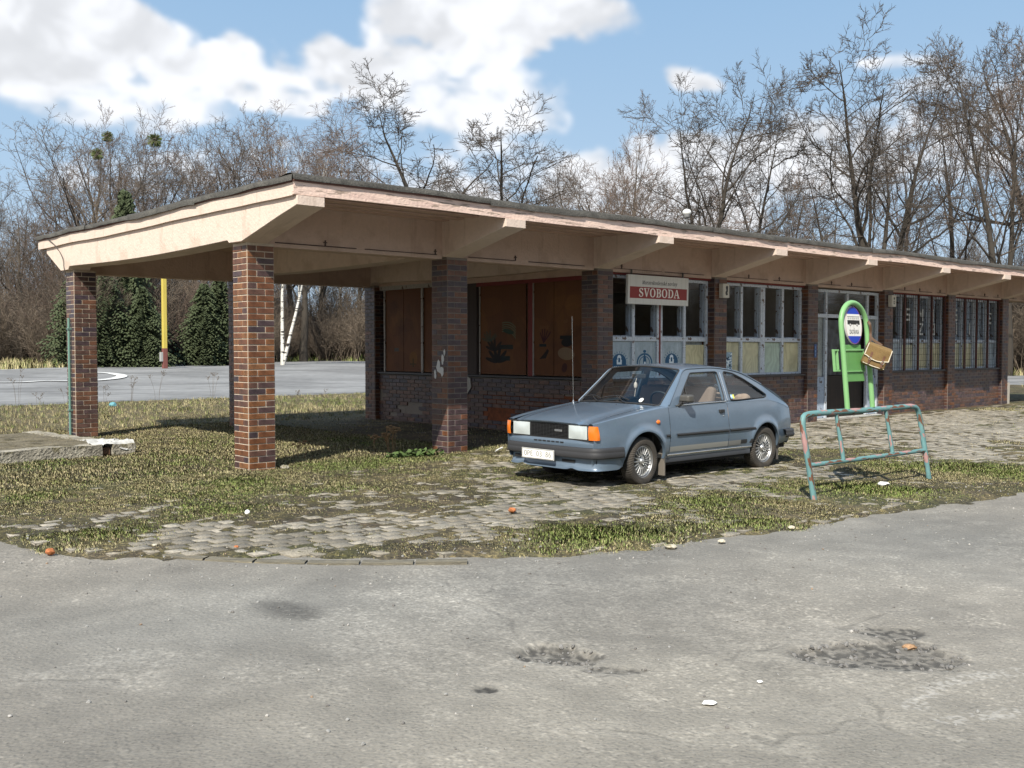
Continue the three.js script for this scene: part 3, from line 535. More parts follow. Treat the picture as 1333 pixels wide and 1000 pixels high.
// ---- the boarded windows in the end wall
{
  const ex = ROOM0 + .09;
  const mk = (z0, z1, splits, draw, seed) => {
    const w = new THREE.Group(); w.name = 'boarded_window'; hut.add(w);
    const t = canvasTex(1024, 700, (c, W_, H_) => {
      const r = rng(seed); c.fillStyle = '#6f4526'; c.fillRect(0, 0, W_, H_);
      for (let i = 0; i < 2600; i++) { const v = r(); c.fillStyle = `rgba(${v < .5 ? '50,26,12' : '150,100,52'},${.03 + r() * .07})`; c.fillRect(r() * W_, r() * H_, 1 + r() * 3, 20 + r() * 160); }
      for (let i = 0; i < 26; i++) { c.fillStyle = `rgba(${r() < .5 ? '178,128,60' : '45,18,12'},.10)`; c.beginPath(); c.ellipse(r() * W_, H_ * (.2 + r() * .8), 40 + r() * 110, 30 + r() * 90, r() * 3, 0, 7); c.fill(); }
      draw(c, W_, H_, r);
    });
    const m = std({ map: t, roughness: .8, color: lin(.82, .79, .74) });
    const W_ = z1 - z0;
    splits.forEach(([a, b], i) => { const g = flatQuad([[0, 0, 0], [0, 0, 1], [0, 1, 1], [0, 1, 0]], [b, 0, a, 0, a, 1, b, 1]); const za = z1 - W_ * b, zb = z1 - W_ * a; const box = bx(ex + .064, ex + .082, 1.09, 2.815, za, zb); // panel body
      mesh('board', box, std({ color: lin(.2, .12, .07), map: plyTex, roughness: .85 }), w);
      const face = flatQuad([[ex + .062, 1.09, za], [ex + .062, 1.09, zb], [ex + .062, 2.815, zb], [ex + .062, 2.815, za]], [1 - b, 0, 1 - a, 0, 1 - a, 1, 1 - b, 1]); mesh('painted_face', face, m, w); });
    return w;
  };
  const scrib = (c, col, lw, pts) => { c.strokeStyle = col; c.lineWidth = lw; c.lineCap = 'round'; c.lineJoin = 'round'; c.beginPath(); pts.forEach((p, i) => i ? c.quadraticCurveTo(...p) : c.moveTo(...p)); c.stroke(); };
  // canvas x runs from far (left in the view) to near
  const w2 = mk(-3.26, -.40, [[.0, .28], [.285, .525], [.54, 1]], (c, W_, H_, r) => {
    const leaf = (x, y, col, s) => { c.fillStyle = col; for (let i = 0; i < 6; i++) { c.save(); c.translate(x, y); c.rotate(-1.5 + i * .5 + r() * .3); c.beginPath(); c.ellipse(0, -s * .5, s * .12, s * .5, 0, 0, 7); c.fill(); c.restore(); } };
    leaf(190, 610, 'rgba(18,14,16,.85)', 130); leaf(160, 520, 'rgba(24,18,16,.8)', 100); leaf(110, 450, 'rgba(70,84,72,.6)', 90);
    c.fillStyle = 'rgba(20,40,46,.75)'; c.fillRect(215, 475, 130, 34); c.fillRect(225, 560, 90, 36);
    for (let i = 0; i < 5; i++) scrib(c, 'rgba(104,124,104,.75)', 9, [[240, 310 + i * 16], [320, 290 + i * 18, 370, 345 + i * 20]]);
    c.fillStyle = 'rgba(34,62,52,.8)'; c.beginPath(); c.ellipse(300, 375, 55, 18, .2, 0, 7); c.fill();
    for (const [a, b] of [[-30, -70], [-12, -95], [12, -98], [34, -84], [62, -74]]) scrib(c, 'rgba(64,16,26,.9)', 10, [[640, 460], [640 + a * .6, 420, 640 + a, 460 + b]]);
    c.fillStyle = 'rgba(16,34,44,.9)'; c.fillRect(600, 470, 66, 20); c.fillStyle = 'rgba(26,16,18,.9)'; c.beginPath(); c.moveTo(600, 580); c.lineTo(640, 545); c.lineTo(676, 505); c.lineTo(690, 520); c.lineTo(660, 575); c.closePath(); c.fill();
    c.font = 'italic 34px serif'; c.fillStyle = 'rgba(150,120,90,.5)'; c.fillText('Jarek', 600, 360); c.fillText('ok', 820, 320);
    c.fillStyle = 'rgba(14,18,22,.9)'; c.fillRect(790, 410, 110, 26); c.beginPath(); c.ellipse(850, 460, 48, 30, 0, 0, 7); c.fill(); c.fillStyle = 'rgba(150,138,118,.7)'; c.beginPath(); c.ellipse(845, 540, 75, 45, .1, 0, 7); c.fill(); c.fillStyle = 'rgba(60,24,26,.8)'; c.beginPath(); c.ellipse(830, 640, 24, 34, .3, 0, 7); c.fill();
  }, 501);
  const light = std({ color: lin(.52, .46, .40), map: peelTex, roughness: .7 });
  mesh('batten', [bx(ex + .045, ex + .06, 1.075, 2.80, -3.25, -3.225), bx(ex + .045, ex + .06, 1.075, 2.80, -1.745, -1.72), bx(ex + .045, ex + .06, 2.80, 2.818, -1.72, -.40)], light, w2);
  mesh('post', bx(ex + .04, ex + .061, 1.075, 2.80, -1.86, -1.746), redTrim, w2);
  const w1 = mk(BACKZ[2] + .18, -3.63, [[0, .5], [.505, .76], [.765, 1]], (c, W_, H_, r) => { c.fillStyle = 'rgba(20,26,18,.8)'; c.fillRect(360, 590, 16, 70); c.fillRect(330, 630, 70, 12); c.fillStyle = 'rgba(150,110,30,.35)'; c.beginPath(); c.ellipse(370, 590, 50, 60, 0, 0, 7); c.fill(); c.fillStyle = 'rgba(60,90,110,.5)'; c.fillRect(120, 500, 60, 30); }, 502);
  mesh('batten', [bx(ex + .03, ex + .06, 1.075, 2.81, -5.09, -5.03), bx(ex + .03, ex + .06, 1.075, 2.81, BACKZ[2] + .16, BACKZ[2] + .2)], light, w1);
  mesh('head_board', bx(ex + .02, ex + .06, 2.815, 2.9, BACKZ[2] + .03, -3.63), light, w1);
}
// ---- shop windows: two coupled casements, clear above, papered below
const paperTones = { cream: [.66, .63, .45], mint: [.52, .63, .55], yellow: [.68, .63, .42], pale: [.52, .60, .68], grey: [.36, .40, .42] };
const paperTex = tex(512, 512, (u, v) => { const n = fbm(u * 5, v * 3, 4, 170), f = Math.sin((u * 7 + fbm(u * 3, v * 3, 3, 171) * 5) * 6.28) * .04; const t = .86 + n * .22 + f; return [250 * t, 248 * t, 240 * t]; });
const paperMats = Object.fromEntries(Object.entries(paperTones).map(([k, c]) => [k, std({ color: lin(...c), map: paperTex, roughness: .9 })]));
function emblemTex(kind) { return canvasTex(256, 320, (c, w, h) => {
  c.fillStyle = '#a9b6bd'; c.fillRect(0, 0, w, h); const r = rng(kind * 7 + 3); for (let i = 0; i < 200; i++) { c.fillStyle = `rgba(${r() < .5 ? '225,232,236' : '120,132,140'},.12)`; c.fillRect(r() * w, r() * h, 2 + r() * 20, 20 + r() * 60); }
  c.strokeStyle = '#2b5f83'; c.fillStyle = '#24587c'; 
  if (kind === 1) { c.lineWidth = 16; c.beginPath(); c.arc(128, 200, 84, 2.5, 6.9); c.stroke(); c.lineWidth = 8; c.beginPath(); c.arc(128, 200, 60, 2.5, 6.9); c.stroke(); c.beginPath(); c.moveTo(128, 110); c.quadraticCurveTo(168, 190, 132, 268); c.quadraticCurveTo(92, 190, 128, 110); c.fill(); c.fillStyle = '#dfe9ee'; c.beginPath(); c.ellipse(132, 226, 14, 40, 0, 0, 7); c.fill(); c.fillStyle = '#24587c'; c.beginPath(); c.ellipse(128, 92, 18, 14, 0, 0, 7); c.fill(); }
  else { c.beginPath(); c.arc(128, 190, 78, 0, 7); c.fill(); c.lineWidth = 6; for (let i = 0; i < 9; i++) { const a = -2.7 + i * .29; c.beginPath(); c.moveTo(128 + Math.cos(a) * 84, 190 + Math.sin(a) * 84); c.lineTo(128 + Math.cos(a) * 100, 190 + Math.sin(a) * 100); c.stroke(); } c.fillStyle = '#dfe9ee'; c.beginPath(); c.ellipse(128, 150, 22, 26, 0, 0, 7); c.fill(); c.fillRect(100, 166, 56, 44); c.fillStyle = '#24587c'; c.fillRect(118, 150, 20, 40); c.fillStyle = '#24587c'; c.fillRect(36, 212, 184, 52); c.fillStyle = '#dfe9ee'; c.font = 'bold 38px sans-serif'; c.textAlign = 'center'; c.fillText('RADEGAST', 128, 252, 172); }
}); }
function shopWindow(k, opt) {
  const x0 = SP * k + PW + .012, x1 = SP * (k + 1) - .012, y0 = 1.045, y1 = 2.852, zf = -.15, mid = 1.745;
  const win = new THREE.Group(); win.name = 'shop_window'; hut.add(win);
  const fr = opt.grey ? frameGrey : frameWhite;
  const F = (n, a, b, c, d, z0 = zf - .05, z1 = zf, m = fr) => mesh(n, bx(a, b, c, d, z0, z1, .004), m, win);
  const xm = (x0 + x1) / 2 + (opt.shift || 0);
  F('frame', x0, x0 + .055, y0, y1); F('frame', x1 - .055, x1, y0, y1); F('frame', x0 + .056, x1 - .056, y1 - .055, y1);
  F('frame', x0 + .056, x1 - .056, y0, y0 + .04);
  F('mullion', xm - .075, xm - .022, y0 + .041, y1 - .056); F('mullion', xm + .022, xm + .075, y0 + .041, y1 - .056); F('mullion', xm - .0215, xm + .0215, y0 + .041, y1 - .056, zf - .03, zf + .004, opt.red ? redTrim : fr);
  const qs = [[x0 + .056, xm - .076], [xm + .076, x1 - .056]]; let pi = 0;
  for (const [a, b] of qs) {
    const c = (a + b) / 2;
    F('mullion', c - .035, c + .035, y0 + .041, y1 - .056, zf - .05, zf - .002);
    for (const [p, q] of [[a, c - .036], [c + .036, b]]) {
      F('transom', p, q, mid - .04, mid + .04, zf - .05, zf - .004);
      // deep inner casement behind the outer frame
      mesh('casement', [bx(p, p + .022, mid + .041, y1 - .057, zf - .13, zf - .055), bx(q - .03, q, mid + .041, y1 - .057, zf - .13, zf - .055), bx(p + .023, q - .031, mid + .041, mid + .06, zf - .13, zf - .055)], frameGrey, win);
      const sh = rng(k * 10 + pi)() * .01;
      mesh('pane', flatQuad([[p, mid + .041, zf - .026 - sh], [q, mid + .041, zf - .026 + sh], [q, y1 - .057, zf - .026 + sh], [p, y1 - .057, zf - .026 - sh]]), glassM, win);
      const pp = opt.papers[pi], tone = Array.isArray(pp) ? pp[0] : pp, top = Array.isArray(pp) ? mid - .041 - pp[1] : mid - .05;
      if (typeof tone === 'number') { const e = mesh('poster', flatQuad([[p + .002, y0 + .042, zf - .034], [q - .002, y0 + .042, zf - .034], [q - .002, mid - .043, zf - .034], [p + .002, mid - .043, zf - .034]]), std({ map: emblemTex(tone), roughness: .85 }), win); }
      else { const g = gridG(seq(p + .002, q - .002, 8), seq(y0 + .042, top, 8), (x, y) => [x, y, zf - .05 + (fbm(x * 6 + k * 3, y * 5, 2, 172) - .5) * .03]); const uvg = uvm(g.toNonIndexed()); uvg.attributes.uv.array.forEach((v, i, arr) => arr[i] = v * .8 + pi * .13); mesh('paper', uvg, paperMats[tone], win); mesh('paper', bx(p, q, y0 + .03, mid - .03, zf - .10, zf - .095), paperMats.grey, win); }
      mesh('pane', flatQuad([[p, y0 + .041, zf - .026], [q, y0 + .041, zf - .026], [q, mid - .041, zf - .026], [p, mid - .041, zf - .026]]), glassM, win);
      pi++;
    }
  }
  return [win, x0, x1, y0, y1, zf];
}
shopWindow(2, { papers: [0, 1, 2, ['yellow', .06]], red: true });
shopWindow(3, { papers: ['cream', 'cream', 'mint', 'yellow'] });
const [w5] = [shopWindow(5, { papers: ['pale', ['cream', .05], 'yellow', 'yellow'] })], [w6] = [shopWindow(6, { papers: ['cream', 'yellow', 'yellow', 'pale'] })];
// poster stuck in the second shop window
mesh('poster', flatQuad([[SP * 3 + .44, 1.09, -.17], [SP * 3 + .79, 1.09, -.17], [SP * 3 + .79, 1.5, -.17], [SP * 3 + .44, 1.5, -.17]]), std({ map: canvasTex(128, 160, (c, w, h) => { const r = rng(9); c.fillStyle = '#8fa6b4'; c.fillRect(0, 0, w, h); for (let i = 0; i < 60; i++) { c.fillStyle = ['#1d3b5a', '#2f5f86', '#dfe8ec', '#3b4a55'][Math.floor(r() * 4)]; c.fillRect(r() * w, r() * h, 6 + r() * 18, 5 + r() * 16); } }), roughness: .8 }), hut);
// steel bars, grid and stuck-on letters at the two far windows
{
  const barMat = std({ color: lin(.10, .028, .018), roughness: .7 }), gridMat = std({ color: lin(.03, .03, .03), roughness: .7 });
  const letterMat = std({ color: lin(.62, .62, .58), roughness: .8, side: THREE.DoubleSide });
  const glyph = { S: [[0, 0, 1, 0], [1, 0, 1, .5], [0, .5, 1, .5], [0, .5, 0, 1], [0, 1, 1, 1]], M: [[0, 0, 0, 1], [0, 1, .5, .45], [.5, .45, 1, 1], [1, 1, 1, 0]], Z: [[0, 1, 1, 1], [1, 1, 0, 0], [0, 0, 1, 0]], I: [[.5, 0, .5, 1]], 3: [[0, 0, 1, 0], [1, 0, 1, 1], [0, 1, 1, 1], [.2, .5, 1, .5]], E: [[0, 0, 0, 1], [0, 0, 1, 0], [0, .5, .8, .5], [0, 1, 1, 1]] };
  const letter = (win, ch, x, y, w = .17, h = .25) => { const t = .045, L = glyph[ch].map(([a, b, c, d]) => { const A = [x + a * w, y + b * h], B = [x + c * w, y + d * h], l = Math.hypot(B[0] - A[0], B[1] - A[1]), g = new THREE.BoxGeometry(l + t, t, .004); g.rotateZ(Math.atan2(B[1] - A[1], B[0] - A[0])); g.translate((A[0] + B[0]) / 2, (A[1] + B[1]) / 2, -.148 - .02 + L_off()); return uvm(g); }); mesh('letter', L, letterMat, win); };
  let lo = 0; const L_off = () => (lo = (lo + 1) % 5) * .0011;
  [[5, w5, [['S', .95, 2.26], ['M', 1.62, 2.26], ['Z', 1.62, 1.92], ['I', 2.28, 2.26], ['3', 2.24, 1.92]]], [6, w6, [['S', .28, 2.3], ['I', .35, 1.95], ['I', 1.1, 1.95], ['E', 2.3, 2.25]]]].forEach(([k, [win, x0, x1, y0, y1], ls]) => {
    for (const [ch, dx, y] of ls) letter(win, ch, SP * k + PW + dx, y);
    const gr = new THREE.Group(); gr.name = 'window_grille'; hut.add(gr); const zb = -.075;
    const n = 4; for (let i = 0; i <= n; i++) { const x = x0 + .03 + (x1 - x0 - .06) * i / n; mesh('bar', bx(x - .028, x + .028, y0, y1 + .02, zb - .03, zb + .01), barMat, gr); }
    const wires = []; for (let i = 0; i < 25; i++) { const x = x0 + .06 + (x1 - x0 - .12) * (i + .5) / 25; wires.push(bx(x - .004, x + .004, y0 + .01, y1, zb + .012, zb + .018)); } for (let i = 0; i < 12; i++) { const y = y0 + .08 + i * .15; wires.push(bx(x0 + .01, x1 - .01, y - .004, y + .004, zb + .0185, zb + .0245)); }
    mesh('wire_grid', wires, gridMat, gr);
  });
}
// ---- entrance
{
  const k = 4, x0 = SP * k + PW + .012, x1 = SP * 5 - .012, zf = -.15, d = new THREE.Group(); d.name = 'entrance'; hut.add(d);
  const F = (n, a, b, c, e, m = frameWhite, z0 = zf - .06, z1 = zf) => mesh(n, bx(a, b, c, e, z0, z1, .004), m, d);
  const A = x0 + .62, B = x1 - .52;                            // door opening
  F('frame', x0, x0 + .07, .06, 2.85); F('frame', x1 - .07, x1, .06, 2.85); F('frame', x0 + .071, x1 - .071, 2.79, 2.85); F('frame', x0 + .071, x1 - .071, 2.24, 2.32);
  F('post', A - .08, A, .06, 2.239); F('post', B, B + .08, .06, 2.239);
  F('mullion', A - .07, A - .01, 2.321, 2.789); F('mullion', B + .01, B + .07, 2.321, 2.789); F('mullion', (A + B) / 2 - .03, (A + B) / 2 + .03, 2.321, 2.789);
  for (const [p, q] of [[x0 + .071, A - .071], [A - .009, (A + B) / 2 - .031], [(A + B) / 2 + .031, B + .009], [B + .071, x1 - .071]]) { mesh('pane', bx(p, q, 2.322, 2.788, zf - .04, zf - .036), glassM, d); }
  for (const [p, q, m] of [[x0 + .071, A - .081, frameGrey], [B + .081, x1 - .071, frameGrey]]) {
    mesh('pane', bx(p, q, .96, 2.238, zf - .04, zf - .036), glassM, d); mesh('blind', bx(p, q, .96, 2.238, zf - .075, zf - .07), paperMats.grey, d);
    F('side_panel', p, q, .062, .955, std({ color: lin(.46, .53, .62), map: peelTex, roughness: .7 }), zf - .06, zf - .02);
  }
  // dark doors: torn black sheeting above, dark boards below
  const tear = gridG(seq(A + .05, B - .02, 40), seq(.98, 2.2, 30), (x, y) => { const u = (x - A), w = Math.sin((u * 1.4 + (2.2 - y) * (.55 + u * .35)) * 17) * .012 * sstep(2.25, 1.6, y) + (fbm(x * 3, y * 3, 3, 180) - .5) * .05; return [x, y - .0, zf - .12 + w]; });
  mesh('sheeting', uvm(tear.toNonIndexed()), phy({ color: lin(.022, .022, .024), roughness: .35, sheen: .2 }), d);
  mesh('door', bx(A + .01, A + .05, .062, 2.235, zf - .14, zf - .05), std({ color: lin(.10, .04, .03), roughness: .7 }), d);
  mesh('door', bx(A + .06, (A + B) / 2 - .01, .07, .965, zf - .13, zf - .09), std({ color: lin(.035, .03, .03), map: plyTex, roughness: .75 }), d);
  mesh('door', bx((A + B) / 2 + .0, B - .01, .07, .965, zf - .13, zf - .09), std({ color: lin(.03, .027, .028), map: plyTex, roughness: .75 }), d);
  const stepM = std({ color: lin(.55, .53, .48), map: peelTex, roughness: .9 });
  mesh('step', bx(x0 + .02, x1 - .02, -.06, .055, -.4, -.03, .01), stepM, d);
  mesh('step', bx(x0 - .02, x0 + 1.5, -.06, .05, -.024, .14, .01), std({ color: lin(.34, .30, .25), map: peelTex, roughness: .9 }), d);
}
// ---- newspaper sign, alarm boxes, house number plate
{
  const t = canvasTex(1024, 320, (c, w, h) => {
    c.fillStyle = '#d9d6cd'; c.fillRect(0, 0, w, h); const r = rng(4); for (let i = 0; i < 160; i++) { c.fillStyle = `rgba(90,80,70,${.012 + r() * .03})`; c.fillRect(r() * w, 0, 2 + r() * 8, h); }
    c.fillStyle = '#8e1d15'; c.fillRect(26, 128, w - 52, 130);
    c.textAlign = 'center'; c.fillStyle = '#efe7dc'; c.font = 'bold 138px serif'; c.fillText('SVOBODA', w / 2 + 8, 240, 800);
    c.fillStyle = '#2a2522'; c.font = 'italic bold 58px serif'; c.fillText('Moravskoslezské noviny', w / 2 + 8, 98, 600);
  });
  const s = thing('newspaper_sign', 'white sign board with red band reading SVOBODA hung above the shop window', 'sign', [7.09, 2.345, .06]);
  mesh('panel', bx(0, 1.655, 0, .508, -.05, 0, .004), std({ color: lin(.6, .59, .55), roughness: .6 }), s);
  mesh('lettered_face', flatQuad([[.008, .008, .002], [1.647, .008, .002], [1.647, .5, .002], [.008, .5, .002]]), std({ map: t, roughness: .45 }), s);
  mesh('bracket', [bx(.1, .13, .508, .6, -.04, -.02), bx(1.5, 1.53, .508, .6, -.04, -.02)], std({ color: lin(.08, .07, .06), roughness: .7 }), s);
  s.rotation.x = .02;
  const boxTex = dark => canvasTex(64, 80, (c) => { c.fillStyle = '#c9c4b4'; c.fillRect(0, 0, 64, 80); c.fillStyle = '#2a2826'; if (dark) { c.beginPath(); c.arc(38, 22, 12, 0, 7); c.fill(); c.fillRect(30, 30, 18, 14); c.beginPath(); c.arc(36, 54, 14, 0, 7); c.fill(); c.fillStyle = '#c9c4b4'; c.fillRect(40, 50, 10, 6); } else { c.fillRect(24, 14, 20, 16); c.fillRect(24, 40, 20, 22); c.fillStyle = '#c9c4b4'; c.beginPath(); c.arc(34, 50, 6, 0, 7); c.fill(); } });
  for (const [k, dark, lab] of [[3, true, 'small cream alarm box with round black marks on pillar beside the newspaper sign'], [5, false, 'small cream alarm box on pillar beside the barred windows']]) {
    const b = thing('alarm_box', lab, 'alarm box', [SP * k + .10, 2.53, .016], 'boxes mounted on the pillars');
    mesh('housing', bx(0, .2, 0, .27, 0, .1, .012), std({ color: lin(.55, .53, .46), roughness: .6 }), b);
    mesh('cover_print', flatQuad([[.01, .01, .1025], [.19, .01, .1025], [.19, .26, .1025], [.01, .26, .1025]]), std({ map: boxTex(dark), roughness: .6 }), b);
  }
  const n = thing('number_plate', 'small blue house number plate on the brick pillar beside the entrance', 'plate', [SP * 4 + .22, 1.38, .014]);
  mesh('plate', bx(0, .085, 0, .28, 0, .006, .002), std({ color: lin(.05, .11, .26), roughness: .4 }), n);
  mesh('digits', flatQuad([[.004, .004, .0075], [.081, .004, .0075], [.081, .276, .0075], [.004, .276, .0075]]), std({ map: canvasTex(48, 150, c => { c.fillStyle = '#2c4d80'; c.fillRect(0, 0, 48, 150); c.fillStyle = '#8fa9c6'; c.font = 'bold 40px sans-serif'; c.textAlign = 'center'; c.fillText('1', 24, 50); c.fillText('0', 24, 92); c.fillText('5', 24, 134); }), roughness: .4 }), n);
}
// ---- white paint marks on the second pillar, and a loose cable at the far roof corner
{
  const wm = std({ color: lin(.55, .55, .54), roughness: .8, side: THREE.DoubleSide }), G = [];
  for (const [cy, cz, ry, rz, s] of [[1.42, -.10, .07, .035, 1], [1.30, -.20, .10, .045, 2], [1.24, -.12, .06, .05, 3], [1.52, -.06, .05, .02, 4], [1.2, -.28, .06, .03, 5]]) { const sh = new THREE.Shape(); for (let i = 0; i <= 26; i++) { const a = i / 26 * 6.28319, k = .45 + 1.1 * fbm(Math.cos(a) * 1.8 + s * 7, Math.sin(a) * 1.8, 3, 310); const p = [Math.cos(a) * rz * k, Math.sin(a) * ry * k]; i ? sh.lineTo(...p) : sh.moveTo(...p); } const g = new THREE.ShapeGeometry(sh); g.rotateY(-Math.PI / 2); g.translate(SP - .0125 - s * .0004, cy, cz); G.push(g); }
  mesh('paint_mark', G, wm, hut);
  const cab = mesh('loose_cable', tubeG([[-.14, 3.5, -7.1], [-.15, 3.46, -6.95], [-.135, 3.3, -6.6], [-.11, 3.1, -6.42], [-.1, 2.95, -6.4], [-.03, 2.7, -6.4]], .006, 30, 6), std({ color: lin(.05, .045, .04), roughness: .7 })); tag(cab, 'thin dark cable hanging from the roof edge above the far canopy pillar', 'cable');
}
// ---- green drain pipe on the far canopy pillar
{
  const d = thing('down_pipe', 'thin green pipe running up the far brick canopy pillar', 'pipe', [-.05, 0, -6.36]);
  mesh('pipe', cyl([0, 0, 0], [0, 2.1, 0], .022, .022, 10), std({ color: lin(.13, .24, .2), roughness: .6 }), d);
  mesh('clamp', [bx(-.03, .04, 1.9, 1.93, -.03, .03), bx(-.03, .04, .5, .53, -.03, .03)], std({ color: lin(.12, .2, .17), roughness: .6 }), d);
}
console.log('building done', Date.now() - T0);
// ================================================================ THE CAR (front towards -x, its left side towards +z)
{
  const car = thing('parked_car', 'blue-grey two door coupe with orange indicators and alloy wheels parked before the shop', 'car', [2.0, .0, 3.34]);
  const paintTex = tex(512, 512, (u, v) => { const n = fbm(u * 6, v * 6, 4, 200, 6), m = fbm(u * 60, v * 60, 2, 201, 60); const t = .93 + n * .1 + (m - .5) * .03; return [248 * t, 248 * t, 246 * t]; }); paintTex.repeat.set(.7, .7);
  const blue = phy({ color: lin(.132, .182, .245), map: paintTex, metalness: .15, roughness: .4, clearcoat: .9, clearcoatRoughness: .06 });
  const black = std({ color: lin(.022, .022, .023), roughness: .62 }), rubber = std({ color: lin(.028, .027, .026), roughness: .85 }), dark = std({ color: lin(.012, .012, .012), roughness: .9 });
  const chrome = std({ color: lin(.75, .75, .74), metalness: 1, roughness: .25 }), alloy = std({ color: lin(.62, .62, .61), metalness: .85, roughness: .38 });
  const bumperM = std({ color: lin(.034, .034, .036), roughness: .55 });
  const glass = phy({ color: lin(.86, .92, .93), transmission: 1, thickness: 0, roughness: .02, ior: 1.52 });
  const orange = phy({ color: lin(.72, .17, .015), roughness: .18, clearcoat: .6, emissive: lin(0, 0, 0) });
  const cabin = std({ color: lin(.05, .045, .042), roughness: .9 }), tan = std({ color: lin(.34, .23, .17), roughness: .95 }), tan2 = std({ color: lin(.20, .14, .11), roughness: .95 });
  const wp = spline([[0, .70], [.06, .715], [.25, .755], [.6, .775], [1.3, .785], [2.6, .785], [3.3, .765], [3.7, .73], [3.95, .68]]);
  const sy_ = spline([[.2, -.085], [.28, -.055], [.36, -.022], [.5, -.003], [.58, 0], [.7, -.010], [.82, -.026], [.93, -.048]]);
  const T = spline([[.05, .742], [.3, .785], [.7, .835], [1.1, .876], [1.4, .893], [2.4, .905], [3.0, .912], [3.3, .912], [3.6, .87], [3.95, .775]]);
  const ARCH = [[.85, .285, .345], [3.25, .285, .335]];
  const Wd = (x, y) => { let f = 0; for (const [cx, cy, r] of ARCH) { const d = Math.hypot(x - cx, y - cy); f += .026 * Math.exp(-(((d - r - .012) / .045) ** 2)) * (d < r ? 1 : 1); } return wp(x) + sy_(y) + f; };
  const Lo = x => { let l = x < .5 ? .30 : x > 3.6 ? .30 + (x - 3.6) * .1 : .262; for (const [cx, cy, r] of ARCH) { const d = Math.abs(x - cx); if (d < r) l = Math.max(l, cy + Math.sqrt(r * r - d * d)); } return l; };
  const xsAll = (() => { let a = axis([.05, .5, .06], [1.2, 2.9, .08], [3.59, 3.95, .05]); for (const [cx, , r] of ARCH) for (let i = 0; i <= 36; i++) a.push(cx - r * Math.cos(i / 36 * Math.PI)); return [...new Set(a.map(v => +v.toFixed(4)))].sort((p, q) => p - q); })();
  const cut = (a, b) => [a, ...xsAll.filter(x => x > a + .004 && x < b - .004), b];
  const vs = seq(0, 1, 16);
  const sideG = (a, b, s, sk = 0) => { const g = gridG(cut(a, b), vs, (x, v) => { const l = Lo(x), t = T(x), y = lerp(l, t, v); const xx = x + (sk ? sk * (1 - v) * clamp((x - (b - .5)) / .5) : 0); return [xx, y, s * Wd(x, y)]; }); if (s > 0) { g.index.array.reverse(); } g.computeVertexNormals(); return g; };
  const HZ = .60;                                              // half width of the bonnet
  const Hy = (x, z) => { const base = spline([[.04, .742], [.12, .758], [.3, .79], [.6, .835], [1.0, .885], [1.3, .915]])(x); const q = z / HZ; return base + .02 * (1 - q * q) + .010 * sstep(.86, .72, Math.abs(q)); };
  const shoulder = (a, b, s) => { const g = gridG(cut(a, b), seq(0, 1, 8), (x, v) => { const t = T(x), w = Wd(x, t), hz = x > 1.06 ? lerp(HZ + .01, .655, clamp((x - 1.06) / .24)) : HZ + .006, hy = x > 1.06 ? lerp(Hy(x, HZ), .905, clamp((x - 1.06) / .24)) : Hy(x, HZ); const cz = w - .012, cy = hy + .006, m = 1 - v; return [x, m * m * t + 2 * m * v * cy + v * v * hy, s * (m * m * w + 2 * m * v * cz + v * v * hz)]; }); if (s > 0) g.index.array.reverse(); g.computeVertexNormals(); return g; };
  for (const s of [1, -1]) {
    mesh('front_wing', [sideG(.05, 1.283, s), shoulder(.05, 1.30, s)], blue, car);
    const door = mesh('door', sideG(1.289, 2.432, s), blue, car);
    mesh('rear_quarter', sideG(2.438, 3.95, s), blue, car);
    // edge lips of the arches
    for (const [cx, cy, r] of ARCH) mesh('arch_lip', gridG(seq(.02, Math.PI - .02, 30), [0, 1], (a, v) => { const x = cx - Math.cos(a) * r, y = cy + Math.sin(a) * r; return [x, y, s * (Wd(x, y) - v * .04)]; }), blue, car);
    for (const [cx, cy, r] of ARCH) mesh('wheel_well', [gridG(seq(-.1, Math.PI + .1, 24), [0, 1], (a, v) => [cx - Math.cos(a) * (r + .012), cy + Math.sin(a) * (r + .012), s * (.74 - v * .32)]), (() => { const g = new THREE.CircleGeometry(r + .012, 24, -.1, Math.PI + .2); g.translate(cx, cy, s * .42); return uvm(g); })()], dark, car);
    // sill, chrome strip, grey tape band, rubbing strip
    const strip = (a, b, y0, y1, off, n = 24) => gridG(seq(a, b, n), [0, .25, .75, 1], (x, v) => { const y = lerp(y0, y1, v), k = v > 0 && v < 1 ? off : 0; return [x, y, s * (Wd(x, Math.max(y, .29)) + .002 + k)]; });
    mesh('sill', strip(1.2, 2.92, .235, .292, .004), std({ color: lin(.05, .055, .065), roughness: .5 }), car);
    mesh('sill_trim', strip(1.24, 2.93, .312, .334, .008), chrome, car);
    mesh('tape_band', strip(1.292, 2.43, .362, .424, .0012), std({ color: lin(.29, .29, .27), metalness: .3, roughness: .5 }), door);
    mesh('tape_band', strip(2.44, 2.70, .362, .424, .0012), std({ color: lin(.22, .22, .21), metalness: .3, roughness: .5 }), car);
    mesh('tape_band', strip(2.70, 2.93, .372, .424, .0014), black, car);
    mesh('rubbing_strip', strip(1.40, 2.425, .541, .574, .014), black, door); mesh('rubbing_strip', strip(2.445, 2.985, .541, .574, .014), black, car); mesh('rubbing_strip', strip(1.205, 1.278, .541, .574, .012), black, car);
    // crease line under the indicator
    mesh('handle', bx(2.25, 2.345, .785, .825, s * (Wd(2.3, .8) - .01), s * (Wd(2.3, .8) + .024), .008), black, door);
    mesh('lock', cyl([2.335, .745, s * (Wd(2.3, .745) - .004)], [2.335, .745, s * (Wd(2.3, .745) + .005)], .009, .009, 10), chrome, door);
    mesh('side_repeater', (() => { const g = new THREE.SphereGeometry(.026, 14, 10); g.scale(1.2, 1, .7); g.translate(1.075, .727, s * (Wd(1.075, .727) + .004)); return g; })(), orange, car);
